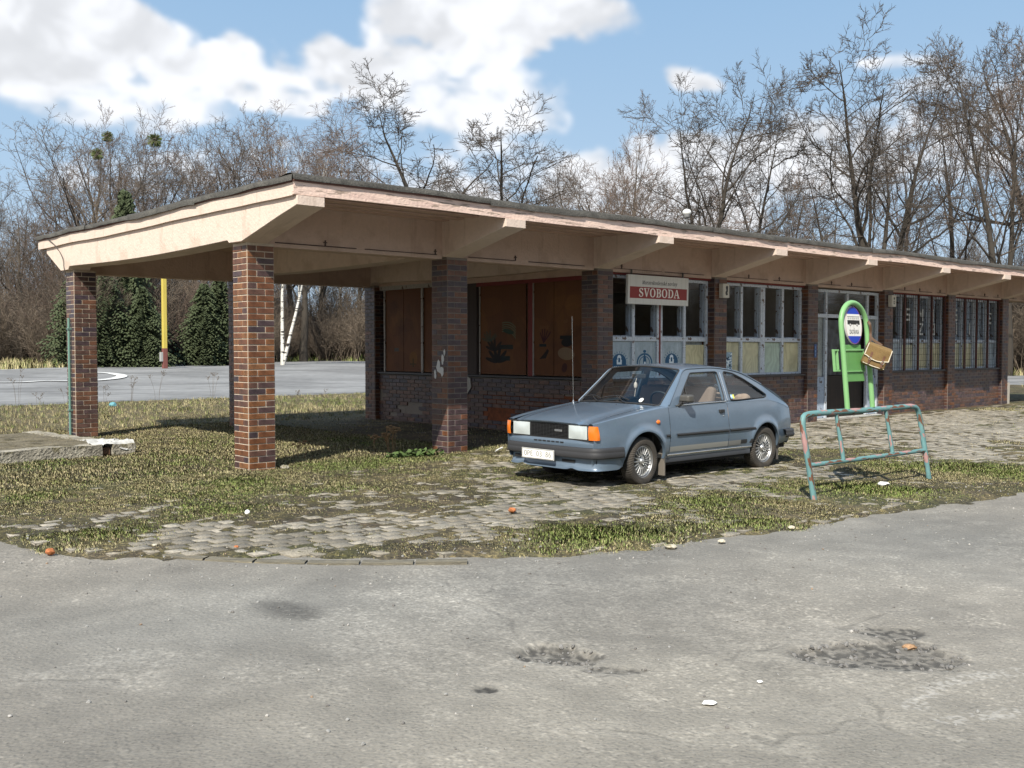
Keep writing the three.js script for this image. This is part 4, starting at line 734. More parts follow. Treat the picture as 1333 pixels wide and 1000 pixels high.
    // mudflaps
    mesh('mudflap', bx(1.2, 1.225, .085, .42, s * .56, s * .76, .006), std({ color: lin(.16, .14, .115), roughness: .95 }), car);
    mesh('mudflap', bx(3.60, 3.62, .10, .36, s * .54, s * .72, .006), std({ color: lin(.07, .065, .06), roughness: .95 }), car);
  }
  // ---- greenhouse sides: one pressed frame with two window openings each
  const zg = (x, y) => { const t = T(x); return wp(x) + sy_(t) + .002 - .36 * (y - t); };
  const Rr = spline([[1.74, 1.318], [1.95, 1.338], [2.3, 1.342], [2.6, 1.322], [2.88, 1.272], [3.27, 1.125], [3.66, .965], [3.95, .79]]);
  const V2 = l => l.map(p => new THREE.Vector2(...p));
  const outer = [[1.27, .886], [1.42, 1.03], [1.58, 1.175], [1.74, 1.318], ...seq(1.82, 3.93, 34).map(x => [x, Rr(x)]), ...seq(3.93, 1.3, 30).map(x => [x, T(x) - .006])];
  const hole1 = [[1.50, .922], [1.84, 1.262], [1.88, 1.282], [2.34, 1.29], [2.395, 1.275], [2.385, .932]];
  const hole2 = [[2.535, .935], [2.525, 1.275], [2.56, 1.288], [2.72, 1.262], [2.92, 1.19], [3.14, 1.085], [3.33, .985], [3.345, .965], [3.27, .942], [2.9, .936]];
  for (const s of [1, -1]) {
    const sh = new THREE.Shape(V2(outer)); sh.holes.push(new THREE.Path(V2(hole1)), new THREE.Path(V2(hole2)));
    const g = new THREE.ExtrudeGeometry(sh, { depth: .03, bevelEnabled: false }); const p = g.attributes.position; for (let i = 0; i < p.count; i++) { const d = p.getZ(i); p.setZ(i, s * (zg(p.getX(i), p.getY(i)) - d)); } const gi = g; gi.computeVertexNormals(); mesh('side_frame', uvm(gi), blue, car);
    const seal = (pts, name, off = .001) => { const c = pts.map(([x, y]) => new THREE.Vector3(x, y, s * (zg(x, y) + off))); const cc = new THREE.CatmullRomCurve3(c, true, 'catmullrom', .12); mesh(name, new THREE.TubeGeometry(cc, 70, .009, 6, true), black, car); };
    const grow = (pts, k) => { const cx = pts.reduce((a, p) => a + p[0], 0) / pts.length, cy = pts.reduce((a, p) => a + p[1], 0) / pts.length; return pts.map(([x, y]) => [cx + (x - cx) * k, cy + (y - cy) * k]); };
    seal(hole1, 'window_seal'); seal(hole2, 'window_seal');
    for (const [h, n] of [[hole1, 'door_glass'], [hole2, 'quarter_glass']]) { const q = new THREE.ShapeGeometry(new THREE.Shape(V2(grow(h, 1.01)))); const pp = q.attributes.position; for (let i = 0; i < pp.count; i++) pp.setZ(i, s * (zg(pp.getX(i), pp.getY(i)) - .016)); q.computeVertexNormals(); mesh(n, uvm(q), glass, car); }
    mesh('quarterlight_bar', cyl([1.70, .925, s * (zg(1.7, .925) - .01)], [1.70, 1.13, s * (zg(1.7, 1.13) - .01)], .009, .009, 8), black, car);
    mesh('belt_trim', tubeG([[1.42, .905, s * (zg(1.42, .905) + .006)], [1.9, .914, s * (zg(1.9, .914) + .006)], [2.42, .922, s * (zg(2.42, .922) + .006)]], .007, 20, 6), chrome, car);
    mesh('pillar_trim', tubeG([[2.455, .93, s * (zg(2.455, .93) + .004)], [2.452, 1.28, s * (zg(2.452, 1.28) + .004)]], .006, 4, 6), chrome, car);
    mesh('drip_rail', tubeG([[1.30, .91, s * (zg(1.3, .91) + .004)], [1.58, 1.172, s * (zg(1.58, 1.172) + .004)], [1.745, 1.316, s * (zg(1.745, 1.316) + .003)], [2.0, Rr(2.0), s * (zg(2, Rr(2)) + .003)], [2.4, Rr(2.4), s * (zg(2.4, Rr(2.4)) + .003)], [2.88, Rr(2.88), s * (zg(2.88, Rr(2.88)) + .003)], [3.3, Rr(3.3), s * (zg(3.3, Rr(3.3)) + .002)]], .009, 50, 6), blue, car);
    if (s > 0) { mesh('paper_sticker', flatQuad([[2.56, .95, s * (zg(2.56, .95) - .0125)], [2.64, .95, s * (zg(2.64, .95) - .0125)], [2.64, 1.0, s * (zg(2.64, 1.0) - .0125)], [2.56, 1.0, s * (zg(2.56, 1.0) - .0125)]]), std({ map: canvasTex(64, 40, c => { c.fillStyle = '#9fc4dd'; c.fillRect(0, 0, 34, 40); c.fillStyle = '#d3d26a'; c.fillRect(34, 0, 30, 40); c.fillStyle = '#fff'; c.fillRect(6, 14, 20, 8); }), roughness: .6 }), car); }
  }
  // ---- roof, tailgate
  const top = (x, q) => { const y = Rr(x), z = zg(x, y) * q; return [x, y + .042 * (1 - q * q) * sstep(3.98, 3.3, x) + .010 * (1 - Math.pow(Math.abs(q), 8)), z]; };
  const hdr = q => 1.74 - .07 * (1 - q * q);                   // windscreen header
  mesh('roof', gridG(seq(0, 1, 20), seq(-1, 1, 24), (u, q) => top(lerp(hdr(q), 2.66, u), q)), blue, car);
  const gate = mesh('tailgate', [gridG(seq(2.665, 2.74, 3), seq(-1, 1, 24), top), gridG(seq(3.5, 3.95, 12), seq(-1, 1, 24), top), gridG(seq(2.74, 3.5, 16), seq(-1, -.84, 3), top), gridG(seq(2.74, 3.5, 16), seq(.84, 1, 3), top)], blue, car);
  mesh('rear_glass', gridG(seq(2.742, 3.498, 14), seq(-.838, .838, 16), (x, q) => { const p = top(x, q); p[1] -= .006; return p; }), glass, gate);
  mesh('rear_panel', gridG(seq(0, 1, 8), seq(-1, 1, 16), (v, q) => { const y = lerp(.30, .79, v); return [3.95 + .02 * (1 - q * q) + .015 * Math.sin(v * 3.1), y, q * Math.min(Wd(3.95, y), zg(3.95, .79) + (.79 - y) * .2)]; }), blue, car);
  // ---- bonnet
  const back = z => 1.06 + .06 * (z / .6) ** 2;
  mesh('bonnet', gridG(seq(0, 1, 26), seq(-1, 1, 36), (u, q) => { const z = q * HZ * .996, x0 = .03 + .03 * q * q; const x = lerp(x0, back(z), u); return [x, Hy(x, z) - .022 * Math.pow(1 - u, 9), z]; }), blue, car);
  mesh('bonnet_lip', gridG(seq(-1, 1, 24), [0, .5, 1], (q, v) => { const z = q * .70; return [.028 + .03 * q * q + v * .012, Hy(.04, clamp(z, -.59, .59)) - .022 - v * .016, z]; }), blue, car);
  mesh('scuttle', gridG(seq(-1, 1, 24), [0, 1], (q, v) => { const z = q * .655; const a = [back(z) + .004, Hy(back(z), clamp(z, -.6, .6)) - .004, z], b = ws(q, 0); return [lerp(a[0], b[0], v), lerp(a[1], b[1], v) - .004, lerp(a[2], b[2], v)]; }), blue, car);
  // ---- windscreen
  function ws(q, v) { const bz = .668 * q, bxx = 1.235 - .115 * (1 - q * q), by = .902 + .022 * (1 - q * q); const tz = zg(1.74, 1.318) * .96 * q, tx = hdr(q) - .004, tyy = top(hdr(q), q * .96)[1]; return [lerp(bxx, tx, v), lerp(by, tyy, v), lerp(bz, tz, v)]; }
  mesh('windscreen', gridG(seq(-.97, .97, 24), seq(.02, .975, 14), (q, v) => ws(q, v)), glass, car);
  const sealPts = [...seq(-.97, .97, 14).map(q => ws(q, .015)), ...seq(.1, .9, 8).map(v => ws(.975, v)), ...seq(.97, -.97, 14).map(q => ws(q, .98)), ...seq(.9, .1, 8).map(v => ws(-.975, v))];
  mesh('windscreen_seal', tubeG(sealPts, .011, 140, 6, true), black, car);
  for (const s of [1, -1]) mesh('front_pillar', gridG(seq(0, 1, 12), [0, .5, 1], (v, t) => { const a = ws(s * .965, v), b = [lerp(1.272, 1.742, v), lerp(.89, 1.318, v), s * zg(lerp(1.272, 1.742, v), lerp(.89, 1.318, v))]; const m = [lerp(a[0], b[0], t), lerp(a[1], b[1], t) + .008 * Math.sin(Math.PI * t), lerp(a[2], b[2], t)]; return m; }), blue, car);
  for (const [q0, q1] of [[.05, .62], [-.62, -.05]]) {         // wipers
    const a = ws(q1 > .5 ? .60 : -.05, .0), tip = ws(q1 > .5 ? .02 : -.66, .16), l = ws(q1 > .5 ? .66 : .02, .05); const up = p => [p[0] - .018, p[1] + .018, p[2]];
    mesh('wiper', [tubeG([up(ws(q0 + .28, -.02)), up(ws(q0 + .05, .10)), up(ws(q0 - .02, .14))], .006, 10, 6), tubeG([up(ws(q0 + .34, .055)), up(ws(q0 + .0, .145)), up(ws(q0 - .30, .10))], .007, 14, 6)], black, car);
  }
  mesh('washer_jet', [cyl([.98, .895, .2], [.98, .915, .2], .008), cyl([.98, .895, -.24], [.98, .915, -.24], .008)], black, car);
  // ---- nose
  const fx = .055;
  mesh('nose_backing', bx(.11, .14, .30, .742, -.70, .70), dark, car);
  const gr = mesh('grille', bx(fx + .02, fx + .03, .566, .722, -.307, .307), dark, car);
  { const bars = []; for (let i = 0; i < 10; i++) { const y = .572 + i * .0158; bars.push(bx(fx + .004, fx + .02, y, y + .0055, -.305, .305)); } for (let i = 0; i < 13; i++) { const z = -.3 + i * .05; bars.push(bx(fx + .008, fx + .02, .568, .722, z - .002, z + .002)); } mesh('grille_bars', bars, black, gr); mesh('badge', bx(fx - .004, fx + .006, .634, .660, .09, .21, .004), std({ color: lin(.35, .35, .35), metalness: .8, roughness: .4 }), gr); }
  mesh('lamp_surround', [bx(fx + .0, fx + .035, .722, .734, -.70, .70), bx(fx + .0, fx + .035, .552, .565, -.70, .70), bx(fx - .002, fx + .03, .553, .733, .305, .318), bx(fx - .002, fx + .03, .553, .733, -.318, -.305)], black, car);
  for (const s of [1, -1]) {
    const lamp = mesh('headlight', bx(fx + .012, fx + .06, .567, .721, s * .32, s * .612, .012), std({ color: lin(.5, .5, .5), metalness: .9, roughness: .25 }), car);
    const lens = canvasTex(128, 64, c => { c.fillStyle = '#b4bcba'; c.fillRect(0, 0, 128, 64); for (let i = 0; i < 32; i++) { c.fillStyle = i % 2 ? 'rgba(255,255,255,.5)' : 'rgba(120,130,130,.4)'; c.fillRect(i * 4, 0, 2, 64); } });
    mesh('lens', gridG(seq(.322, .61, 8), seq(.569, .719, 6), (z, y) => [fx - .004 - .012 * Math.sin((z - .322) / .288 * Math.PI) * Math.sin((y - .569) / .15 * Math.PI), y, s * z], true), phy({ map: lens, roughness: .12, clearcoat: 1, clearcoatRoughness: .03 }), lamp);
    const ind = mesh('indicator', gridG(seq(0, 1, 14), seq(0, 1, 8), (u, v) => { const y = lerp(.566, .722, v), b = .008 * Math.sin(v * Math.PI); let p; if (u < .55) { const t = u / .55, z = lerp(.645, .735, t); p = [fx - .014 + .022 * t * t - b, y, s * z]; } else { const t = (u - .55) / .45; p = [lerp(fx + .008, fx + .055 - .022 * v, t), y, s * (lerp(.735, Math.max(Wd(.17, y) + .008, .742), Math.sqrt(t)) + b * t)]; } return p; }), orange, car);
  }
  mesh('front_panel', gridG(seq(-1, 1, 20), seq(0, 1, 4), (q, v) => [.052 + .035 * Math.pow(Math.abs(q), 4) - .006 * Math.sin(v * 3.1), lerp(.468, .553, v), q * .715]), blue, car);
  mesh('air_slots', Array.from({ length: 7 }, (_, i) => bx(.040, .05, .513, .525, -.24 + i * .072, -.188 + i * .072)), dark, car);
  // bumper: moulded bar that wraps round both corners
  const bar = (front, y0, y1) => { const path = front ? [[.46, .808], [.3, .80], [.12, .775], [.035, .70], [.004, .5], [-.012, 0], [.004, -.5], [.035, -.70], [.12, -.775], [.3, -.80], [.46, -.808]] : [[3.72, .775], [3.88, .765], [4.0, .715], [4.05, .6], [4.065, 0], [4.05, -.6], [4.0, -.715], [3.88, -.765], [3.72, -.775]];
    const c = new THREE.CatmullRomCurve3(path.map(([x, z]) => new THREE.Vector3(x, 0, z)), false, 'centripetal'), h = y1 - y0, prof = [[.05, 0], [.012, .0], [0, .012], [-.002, h * .42], [.008, h * .55], [.004, h * .62], [.006, h - .015], [.016, h], [.06, h]];
    return gridG(seq(0, 1, 60), prof.map((_, i) => i), (u, k) => { const p = c.getPointAt(u), t = c.getTangentAt(u), q = prof[k], s = front ? 1 : -1; return [p.x + s * -t.z * q[0], y0 + q[1], p.z + s * t.x * q[0]]; }); };
  mesh('front_bumper', bar(true, .358, .478), bumperM, car); mesh('rear_bumper', bar(false, .395, .50), bumperM, car);
  { const vc = new THREE.CatmullRomCurve3([[.50, .752], [.36, .765], [.2, .755], [.10, .70], [.055, .5], [.04, 0], [.055, -.5], [.10, -.70], [.2, -.755], [.36, -.765], [.50, -.752]].map(([x, z]) => new THREE.Vector3(x, 0, z)), false, 'centripetal');
    mesh('valance', gridG(seq(0, 1, 70), [0, .08, .2, .45, .8, 1], (u, v) => { const p = vc.getPointAt(u), t = vc.getTangentAt(u), a = Math.abs(u - .5) * 2, lip = v < .3 ? (.3 - v) / .3 : 0, k = .012 - .045 * lip * lip * sstep(.75, .5, a); const bot = .222 + .02 * Math.exp(-(((a - .36) / .05) ** 2)) + .03 * sstep(.92, 1, a); return [p.x - t.z * k, lerp(bot, .37, v), p.z + t.x * k]; }), blue, car); }
  mesh('air_intake', [bx(.046, .07, .30, .33, .22, .42), bx(.046, .07, .30, .33, -.58, -.40)], dark, car);
  const plateT = canvasTex(512, 128, (c, w, h) => { c.fillStyle = '#e9e7e0'; c.fillRect(0, 0, w, h); c.strokeStyle = '#1b1b1b'; c.lineWidth = 5; c.strokeRect(5, 5, w - 10, h - 10); c.fillStyle = '#26262a'; c.font = '92px monospace'; c.textAlign = 'center'; c.fillText('OPE 03 86', w / 2, 95, 440); });
  mesh('number_plate', [bx(-.034, -.028, .306, .425, -.37, .17, .002)], std({ color: lin(.6, .6, .58), roughness: .5 }), car);
  mesh('plate_print', flatQuad([[-.0355, .309, -.366], [-.0355, .309, .166], [-.0355, .422, .166], [-.0355, .422, -.366]]), std({ map: plateT, roughness: .45 }), car);
  // ---- underside and cabin
  mesh('underbody', [bx(.15, 3.9, .19, .30, -.42, .42), bx(1.22, 2.88, .2, .30, -.70, .70), bx(3.3, 3.93, .24, .34, -.6, .6)], dark, car);
  mesh('cabin_floor', bx(1.1, 3.2, .30, .34, -.72, .72), dark, car); mesh('bulkhead', [bx(1.05, 1.09, .3, .89, -.70, .70), bx(3.35, 3.40, .3, .86, -.70, .70)], dark, car);
  mesh('parcel_shelf', bx(2.98, 3.5, .84, .875, -.66, .66), cabin, car);
  mesh('dashboard', bx(1.1, 1.5, .66, .895, -.66, .66, .05), cabin, car);
  mesh('steering_wheel', (() => { const g = new THREE.TorusGeometry(.185, .014, 8, 32); g.rotateY(Math.PI / 2); g.rotateZ(.5); g.translate(1.66, .89, .36); const h = cyl([1.5, .80, .36], [1.66, .89, .36], .03); return [g, h]; })(), black, car);
  for (const z of [.36, -.36]) { const st = mesh('front_seat', [bx(1.75, 2.25, .42, .56, z - .25, z + .25, .06), (() => { const g = new RoundedBoxGeometry(.13, .62, .48, 3, .055); g.rotateZ(-.32); g.translate(2.31, .80, z); return uvm(g); })()], tan2, car); mesh('headrest', (() => { const g = new RoundedBoxGeometry(.09, .18, .26, 3, .04); g.rotateZ(-.25); g.translate(2.40, 1.02, z); return uvm(g); })(), tan, st); }
  mesh('rear_seat', [bx(2.6, 3.0, .42, .56, -.6, .6, .05), (() => { const g = new RoundedBoxGeometry(.14, .5, 1.24, 3, .055); g.rotateZ(-.35); g.translate(3.02, .75, 0); return uvm(g); })(), bx(2.98, 3.15, .86, .99, .26, .56, .05), bx(2.98, 3.15, .86, .99, -.56, -.26, .05)], tan, car);
  // things in the windows: charm on the mirror, stickers
  mesh('interior_mirror', bx(1.60, 1.62, 1.21, 1.265, -.1, .12, .01), black, car);
  mesh('hanging_charm', [cyl([1.6, 1.21, -.02], [1.58, 1.16, -.02], .004), (() => { const g = new THREE.SphereGeometry(.03, 10, 8); g.scale(.8, 1.5, .8); g.translate(1.58, 1.12, -.02); return g; })(), cyl([1.58, 1.08, -.02], [1.575, .98, -.03], .004)], std({ color: lin(.5, .42, .36), roughness: .9 }), car);
  mesh('window_toy', (() => { const g = new THREE.SphereGeometry(.035, 10, 8); g.scale(.6, 1, 1); g.translate(2.8, 1.04, .3); const h = new THREE.SphereGeometry(.025, 8, 6); h.translate(2.8, 1.09, .3); return [g, h]; })(), std({ color: lin(.7, .68, .65), roughness: .95 }), car);
  { const p = ws(.60, .10), u = new THREE.CircleGeometry(.032, 20); u.rotateY(-Math.PI / 2); u.rotateZ(-.75); u.translate(p[0] - .006, p[1] + .006, p[2]); mesh('permit_sticker', u, std({ color: lin(.8, .8, .76), roughness: .6 }), car); }
  // ---- door mirror and aerial
  const mir = mesh('door_mirror', (() => { const g = new RoundedBoxGeometry(.11, .105, .17, 3, .03); const p = g.attributes.position; for (let i = 0; i < p.count; i++) { const k = (p.getX(i) + .055) / .11; p.setY(i, p.getY(i) * (.78 + .22 * k)); p.setZ(i, p.getZ(i) * (.86 + .14 * k)); } g.translate(1.56, .985, .80); g.computeVertexNormals(); return uvm(g); })(), std({ color: lin(.075, .07, .062), roughness: .5 }), car);
  mesh('mirror_foot', [cyl([1.49, .90, .735], [1.51, .945, .775], .02, .018), (() => { const g = new THREE.SphereGeometry(.026, 10, 8); g.translate(1.49, .90, .735); return g; })()], black, mir);
  mesh('aerial', [cyl([1.13, .895, -.67], [1.118, 1.99, -.685], .003, .002, 6), cyl([1.13, .885, -.67], [1.13, .93, -.67], .014, .008, 8)], chrome, car);
  // ---- tail: lamp cluster, exhaust
  mesh('tail_lamp', [bx(3.955, 3.985, .57, .70, .42, .64, .01), bx(3.955, 3.985, .57, .70, -.64, -.42, .01)], std({ color: lin(.25, .02, .015), roughness: .25 }), car);
  mesh('exhaust', cyl([3.6, .24, .45], [3.98, .235, .45], .028), std({ color: lin(.04, .035, .03), roughness: .7 }), car);
  // ---- wheels
  const tyreP = [[.190, -.07], [.202, -.078], [.235, -.083], [.262, -.078], [.277, -.066], [.2815, -.045], [.283, 0], [.2815, .045], [.277, .066], [.262, .078], [.235, .083], [.202, .078], [.190, .07]].map(p => new THREE.Vector2(...p));
  const treadTex = tex(512, 64, (u, v) => { const e = Math.abs(v - .5), g = (Math.sin(u * 6.283 * 60 + e * 20) > .2 && e < .38) || Math.abs(e - .12) < .02 ? 70 : 200; return [g, g, g]; }, { srgb: false });
  const tyreMud = tex(256, 256, (u, v) => { const n = fbm(u * 12, v * 6, 4, 210, 12); const t = n; return [lerp(40, 92, t), lerp(39, 84, t), lerp(38, 74, t)]; });
  const tyreM = std({ map: tyreMud, roughness: .92, bumpMap: treadTex, bumpScale: .008 });
  const rimP = [[.0, -.02], [.10, -.02], [.160, -.015], [.170, .03], [.180, .058], [.186, .066], [.192, .066], [.194, .06], [.192, -.065]].map(p => new THREE.Vector2(...p));
  for (const [cx, s, steer] of [[.85, 1, .10], [.85, -1, .10], [3.25, 1, 0], [3.25, -1, 0]]) {
    const w = new THREE.Group(); w.name = 'wheel'; w.position.set(cx, .283, s * .675); w.rotation.y = steer; car.add(w);
    const L = (pts, seg = 48) => { const g = new THREE.LatheGeometry(pts, seg); g.rotateX(s * Math.PI / 2); return g; };
    mesh('tyre', L(tyreP), tyreM, w); const rim = mesh('rim', L(rimP), std({ color: lin(.30, .30, .30), metalness: .8, roughness: .5 }), w);
    const fins = []; for (let i = 0; i < 20; i++) { const a = i / 20 * Math.PI * 2, g = new RoundedBoxGeometry(.084, .0125, .03, 1, .004); g.translate(.119, 0, 0); g.rotateZ(a); g.translate(0, 0, s * .038); fins.push(uvm(g)); }
    mesh('spokes', fins, alloy, w);
    mesh('rim_ring', L([[.158, .03], [.162, .048], [.171, .056], [.174, .045]].map(p => new THREE.Vector2(...p))), alloy, w);
    mesh('hub', [L([[0, .062], [.022, .060], [.032, .05], [.036, .03], [.062, .036], [.074, .03], [.078, .0]].map(p => new THREE.Vector2(...p)), 32)], alloy, w);
    const nuts = []; for (let i = 0; i < 4; i++) { const a = i / 4 * 6.283 + .4; nuts.push(cyl([Math.cos(a) * .052, Math.sin(a) * .052, s * .028], [Math.cos(a) * .052, Math.sin(a) * .052, s * .044], .009, .009, 6)); } mesh('wheel_nuts', nuts, black, w);
  }
}
console.log('car done', Date.now() - T0);
// ================================================================ RAILING, BUS STOP, BAG
{
  const railTex = tex(512, 512, (u, v) => { const n = fbm(u * 7, v * 14, 4, 220, 7), m = fbm(u * 20, v * 40, 3, 221, 20), rust = sstep(.60, .66, n * .75 + m * .25), old = sstep(.60, .64, fbm(u * 9 + 5, v * 18, 4, 222)); const t = .88 + m * .2; let c = [98 * t, 138 * t, 138 * t]; if (old > 0) c = mix3(c, [164 * t, 128 * t, 124 * t], old); return mix3(c, [104 * t, 66 * t, 46 * t], rust); });
  const railM = std({ map: railTex, roughness: .62 });
  const rail = thing('pipe_railing', 'chipped turquoise pipe railing with rust patches leaning beside the road', 'railing', [3.16, 0, 6.12]);
  const lean = (g, kx = .11, kz = .12, y0 = 0) => { const p = g.attributes.position; for (let i = 0; i < p.count; i++) { const y = p.getY(i) - y0; p.setX(i, p.getX(i) - kx * y); p.setZ(i, p.getZ(i) - kz * y); } return g; };
  const pipe = (pts, r, seg = 30, nr = 12) => { const c = new THREE.CurvePath(); const P = pts.map(p => new THREE.Vector3(...p)); const cc = new THREE.CatmullRomCurve3(P, false, 'centripetal'); const g = new THREE.TubeGeometry(cc, seg, r, nr); const uv = g.attributes.uv, L = cc.getLength(); for (let i = 0; i < uv.count; i++) uv.setXY(i, uv.getX(i) * L * .8, uv.getY(i) * .25); return g; };
  mesh('frame_pipe', lean(pipe([[0, -.12, 0], [0, .2, 0], [0, .5, 0], [0, .76, 0], [.018, .84, 0], [.055, .885, 0], [.13, .903, 0], [.5, .908, 0], [1.25, .9, 0], [2.0, .903, 0], [2.38, .900, 0], [2.455, .882, 0], [2.492, .838, 0], [2.507, .76, 0], [2.507, .4, 0], [2.507, .1, 0], [2.507, -.12, 0]], .031, 110, 14)), railM, rail);
  mesh('cross_rail', lean(pipe([[.02, .385, 0], [1.2, .378, 0], [2.49, .374, 0]], .024, 20)), railM, rail);
  for (const [x, b, t] of [[.68, .40, .885], [1.74, .40, .88]]) mesh('upright', lean(pipe([[x, b, 0], [x, (b + t) / 2, 0], [x, t, 0]], .023, 10)), railM, rail);

  const stop = thing('bus_stop_sign', 'bright green pipe arch carrying an oval blue and white bus stop sign on the railing', 'bus stop', [3.16 - .11 * .935, 0, 6.12 - .12 * .935]);
  const greenM = std({ color: lin(.215, .45, .185), map: plasterTex, roughness: .45 }), greenD = std({ color: lin(.14, .36, .11), map: plasterTex, roughness: .5 });
  const L2 = g => lean(g, .06, .06, .93);
  const xa = .92, xb = 1.455, cxm = (xa + xb) / 2, rr = (xb - xa) / 2, top = 1.84;
  const arcPts = [[xa, .93, 0], [xa, 1.25, 0], [xa, 1.6, 0]]; for (let i = 0; i <= 12; i++) { const a = Math.PI - i / 12 * Math.PI; arcPts.push([cxm + Math.cos(a) * rr, top + Math.sin(a) * rr * .93, 0]); } arcPts.push([xb, 1.6, 0], [xb, 1.25, 0], [xb, .93, 0]);
  mesh('arch_pipe', L2(pipe(arcPts, .028, 90, 16)), greenM, stop);
  // oval plate
  const ov = new THREE.Shape(); for (let i = 0; i <= 48; i++) { const a = i / 48 * 6.28319, x = Math.cos(a) * .172, y = Math.sin(a) * .205; i ? ov.lineTo(x, y) : ov.moveTo(x, y); }
  const st = canvasTex(512, 640, (c, w, h) => {
    c.fillStyle = '#e8e6df'; c.fillRect(0, 0, w, h); c.fillStyle = '#1a3fb0'; c.fillRect(0, 0, w, 128); c.fillRect(0, 505, w, 140);
    c.strokeStyle = '#b03028'; c.lineWidth = 6; c.beginPath(); c.ellipse(256, 320, 246, 312, 0, 0, 7); c.stroke();
    c.fillStyle = '#3a3a38'; c.fillRect(70, 168, 380, 10); c.fillStyle = '#b9b7b0'; for (let i = 0; i < 6; i++) c.fillRect(78 + i * 62, 186, 50, 34);
    c.fillStyle = '#22211f'; c.fillRect(66, 232, 384, 76); c.beginPath(); c.arc(150, 308, 30, 0, 7); c.arc(362, 308, 30, 0, 7); c.fill(); c.fillStyle = '#dcd8d2'; c.beginPath(); c.arc(150, 308, 18, 0, 7); c.arc(362, 308, 18, 0, 7); c.fill();
    c.fillStyle = '#22211f'; c.font = 'bold 92px sans-serif'; c.textAlign = 'center'; c.save(); c.translate(256, 470); c.scale(.66, 1.12); c.fillText('ZASTÁVKA', 0, 0); c.restore();
    const r = rng(6); for (let i = 0; i < 46; i++) { c.fillStyle = `rgba(86,62,40,${.08 + r() * .2})`; const x = 250 + (r() - .5) * (i % 3 ? 30 : 380); c.fillRect(x, 150 + r() * 280, 2 + r() * 4, 10 + r() * 90); }
  });
  const plateG = new THREE.ExtrudeGeometry(ov, { depth: .012, bevelEnabled: true, bevelSize: .004, bevelThickness: .003, bevelSegments: 1 });
  plateG.translate(cxm, 1.84, -.02); const plate = mesh('sign_plate', L2(uvm(plateG)), std({ color: lin(.5, .5, .48), roughness: .5 }), stop);
  const face = new THREE.ShapeGeometry(ov, 48); { const p = face.attributes.position, uv = face.attributes.uv; for (let i = 0; i < p.count; i++) uv.setXY(i, p.getX(i) / .344 + .5, p.getY(i) / .41 + .5); } face.translate(cxm, 1.84, -.0035);
  mesh('sign_face', L2(face), std({ map: st, roughness: .4 }), plate);
  mesh('hanger', L2(cyl([cxm, 2.03, -.01], [cxm, 2.07, -.005], .008)), std({ color: lin(.1, .1, .1), metalness: .6, roughness: .5 }), stop);
  // timetable case
  const caseG = (a, b, c, d, z0, z1) => L2(bx(a, b, c, d, z0, z1, .004));
  const box = mesh('timetable_case', [caseG(xa + .03, 1.37, 1.33, 1.575, -.055, -.02), caseG(xa + .03, 1.37, 1.222, 1.322, -.05, -.024), caseG(xa + .05, 1.35, 1.555, 1.625, -.05, -.03)], greenD, stop);
  mesh('case_rim', [caseG(xa + .03, 1.375, 1.558, 1.578, -.02, -.008), caseG(xa + .03, 1.375, 1.326, 1.34, -.02, -.008), caseG(1.36, 1.378, 1.34, 1.558, -.02, -.009)], greenM, box);
  mesh('side_frame', [caseG(.77, .79, 1.335, 1.575, -.05, -.02), caseG(.79, xa - .045, 1.555, 1.575, -.05, -.02), caseG(.79, xa - .045, 1.335, 1.355, -.05, -.02), caseG(.84, .855, 1.355, 1.555, -.05, -.02)], greenM, stop);

  // satchel hung by its strap from the arch
  const bag = thing('satchel', 'khaki canvas satchel with white piping hanging from the green bus stop arch', 'bag');
  const canvasT = tex(256, 256, (u, v) => { const w = (Math.sin(u * 6.283 * 70) + Math.sin(v * 6.283 * 70)) * .03, n = fbm(u * 8, v * 8, 4, 230, 8); const t = .85 + n * .26 + w; return [236 * t, 232 * t, 222 * t]; }); canvasT.repeat.set(3, 3);
  const khaki = std({ color: lin(.22, .145, .06), map: canvasT, roughness: .95 }), piping = std({ color: lin(.62, .56, .44), roughness: .8 }), leather = std({ color: lin(.12, .05, .025), roughness: .55 });
  const bw = .265, bh = .255, bd = .10;
  const body = (() => { const g = new RoundedBoxGeometry(bw, bh, bd, 5, .035); const p = g.attributes.position; for (let i = 0; i < p.count; i++) { const x = p.getX(i) / bw, y = p.getY(i) / bh; p.setZ(i, p.getZ(i) * (1 + .35 * (.25 - x * x) + .25 * (.3 - y)) + (fbm(x * 3 + 5, y * 3, 2, 231) - .5) * .018); p.setX(i, p.getX(i) * (1 - .05 * (y + .5))); } g.computeVertexNormals(); return uvm(g); })();
  const bodyM = mesh('bag_body', body, khaki, bag);
  const fz = (x, y) => bd / 2 * (1 + .35 * (.25 - (x / bw) ** 2) + .25 * (.3 - y / bh)) + (fbm(x / bw * 3 + 5, y / bh * 3, 2, 231) - .5) * .018;
  const flap = mesh('flap', gridG(seq(-.5, .5, 14), seq(0, 1, 12), (u, v) => { const x = u * bw * 1.03, low = -.015 - .035 * Math.cos(u * Math.PI); const y = lerp(bh / 2 + .004, low, v); const z = v < .12 ? lerp(-bd * .2, fz(x, bh / 2 - .03) * .9, v / .12) : fz(x, y) + .009; return [x * (1 - .05 * (y / bh + .5)), y + (v < .12 ? .004 : 0), z]; }), khaki, bag);
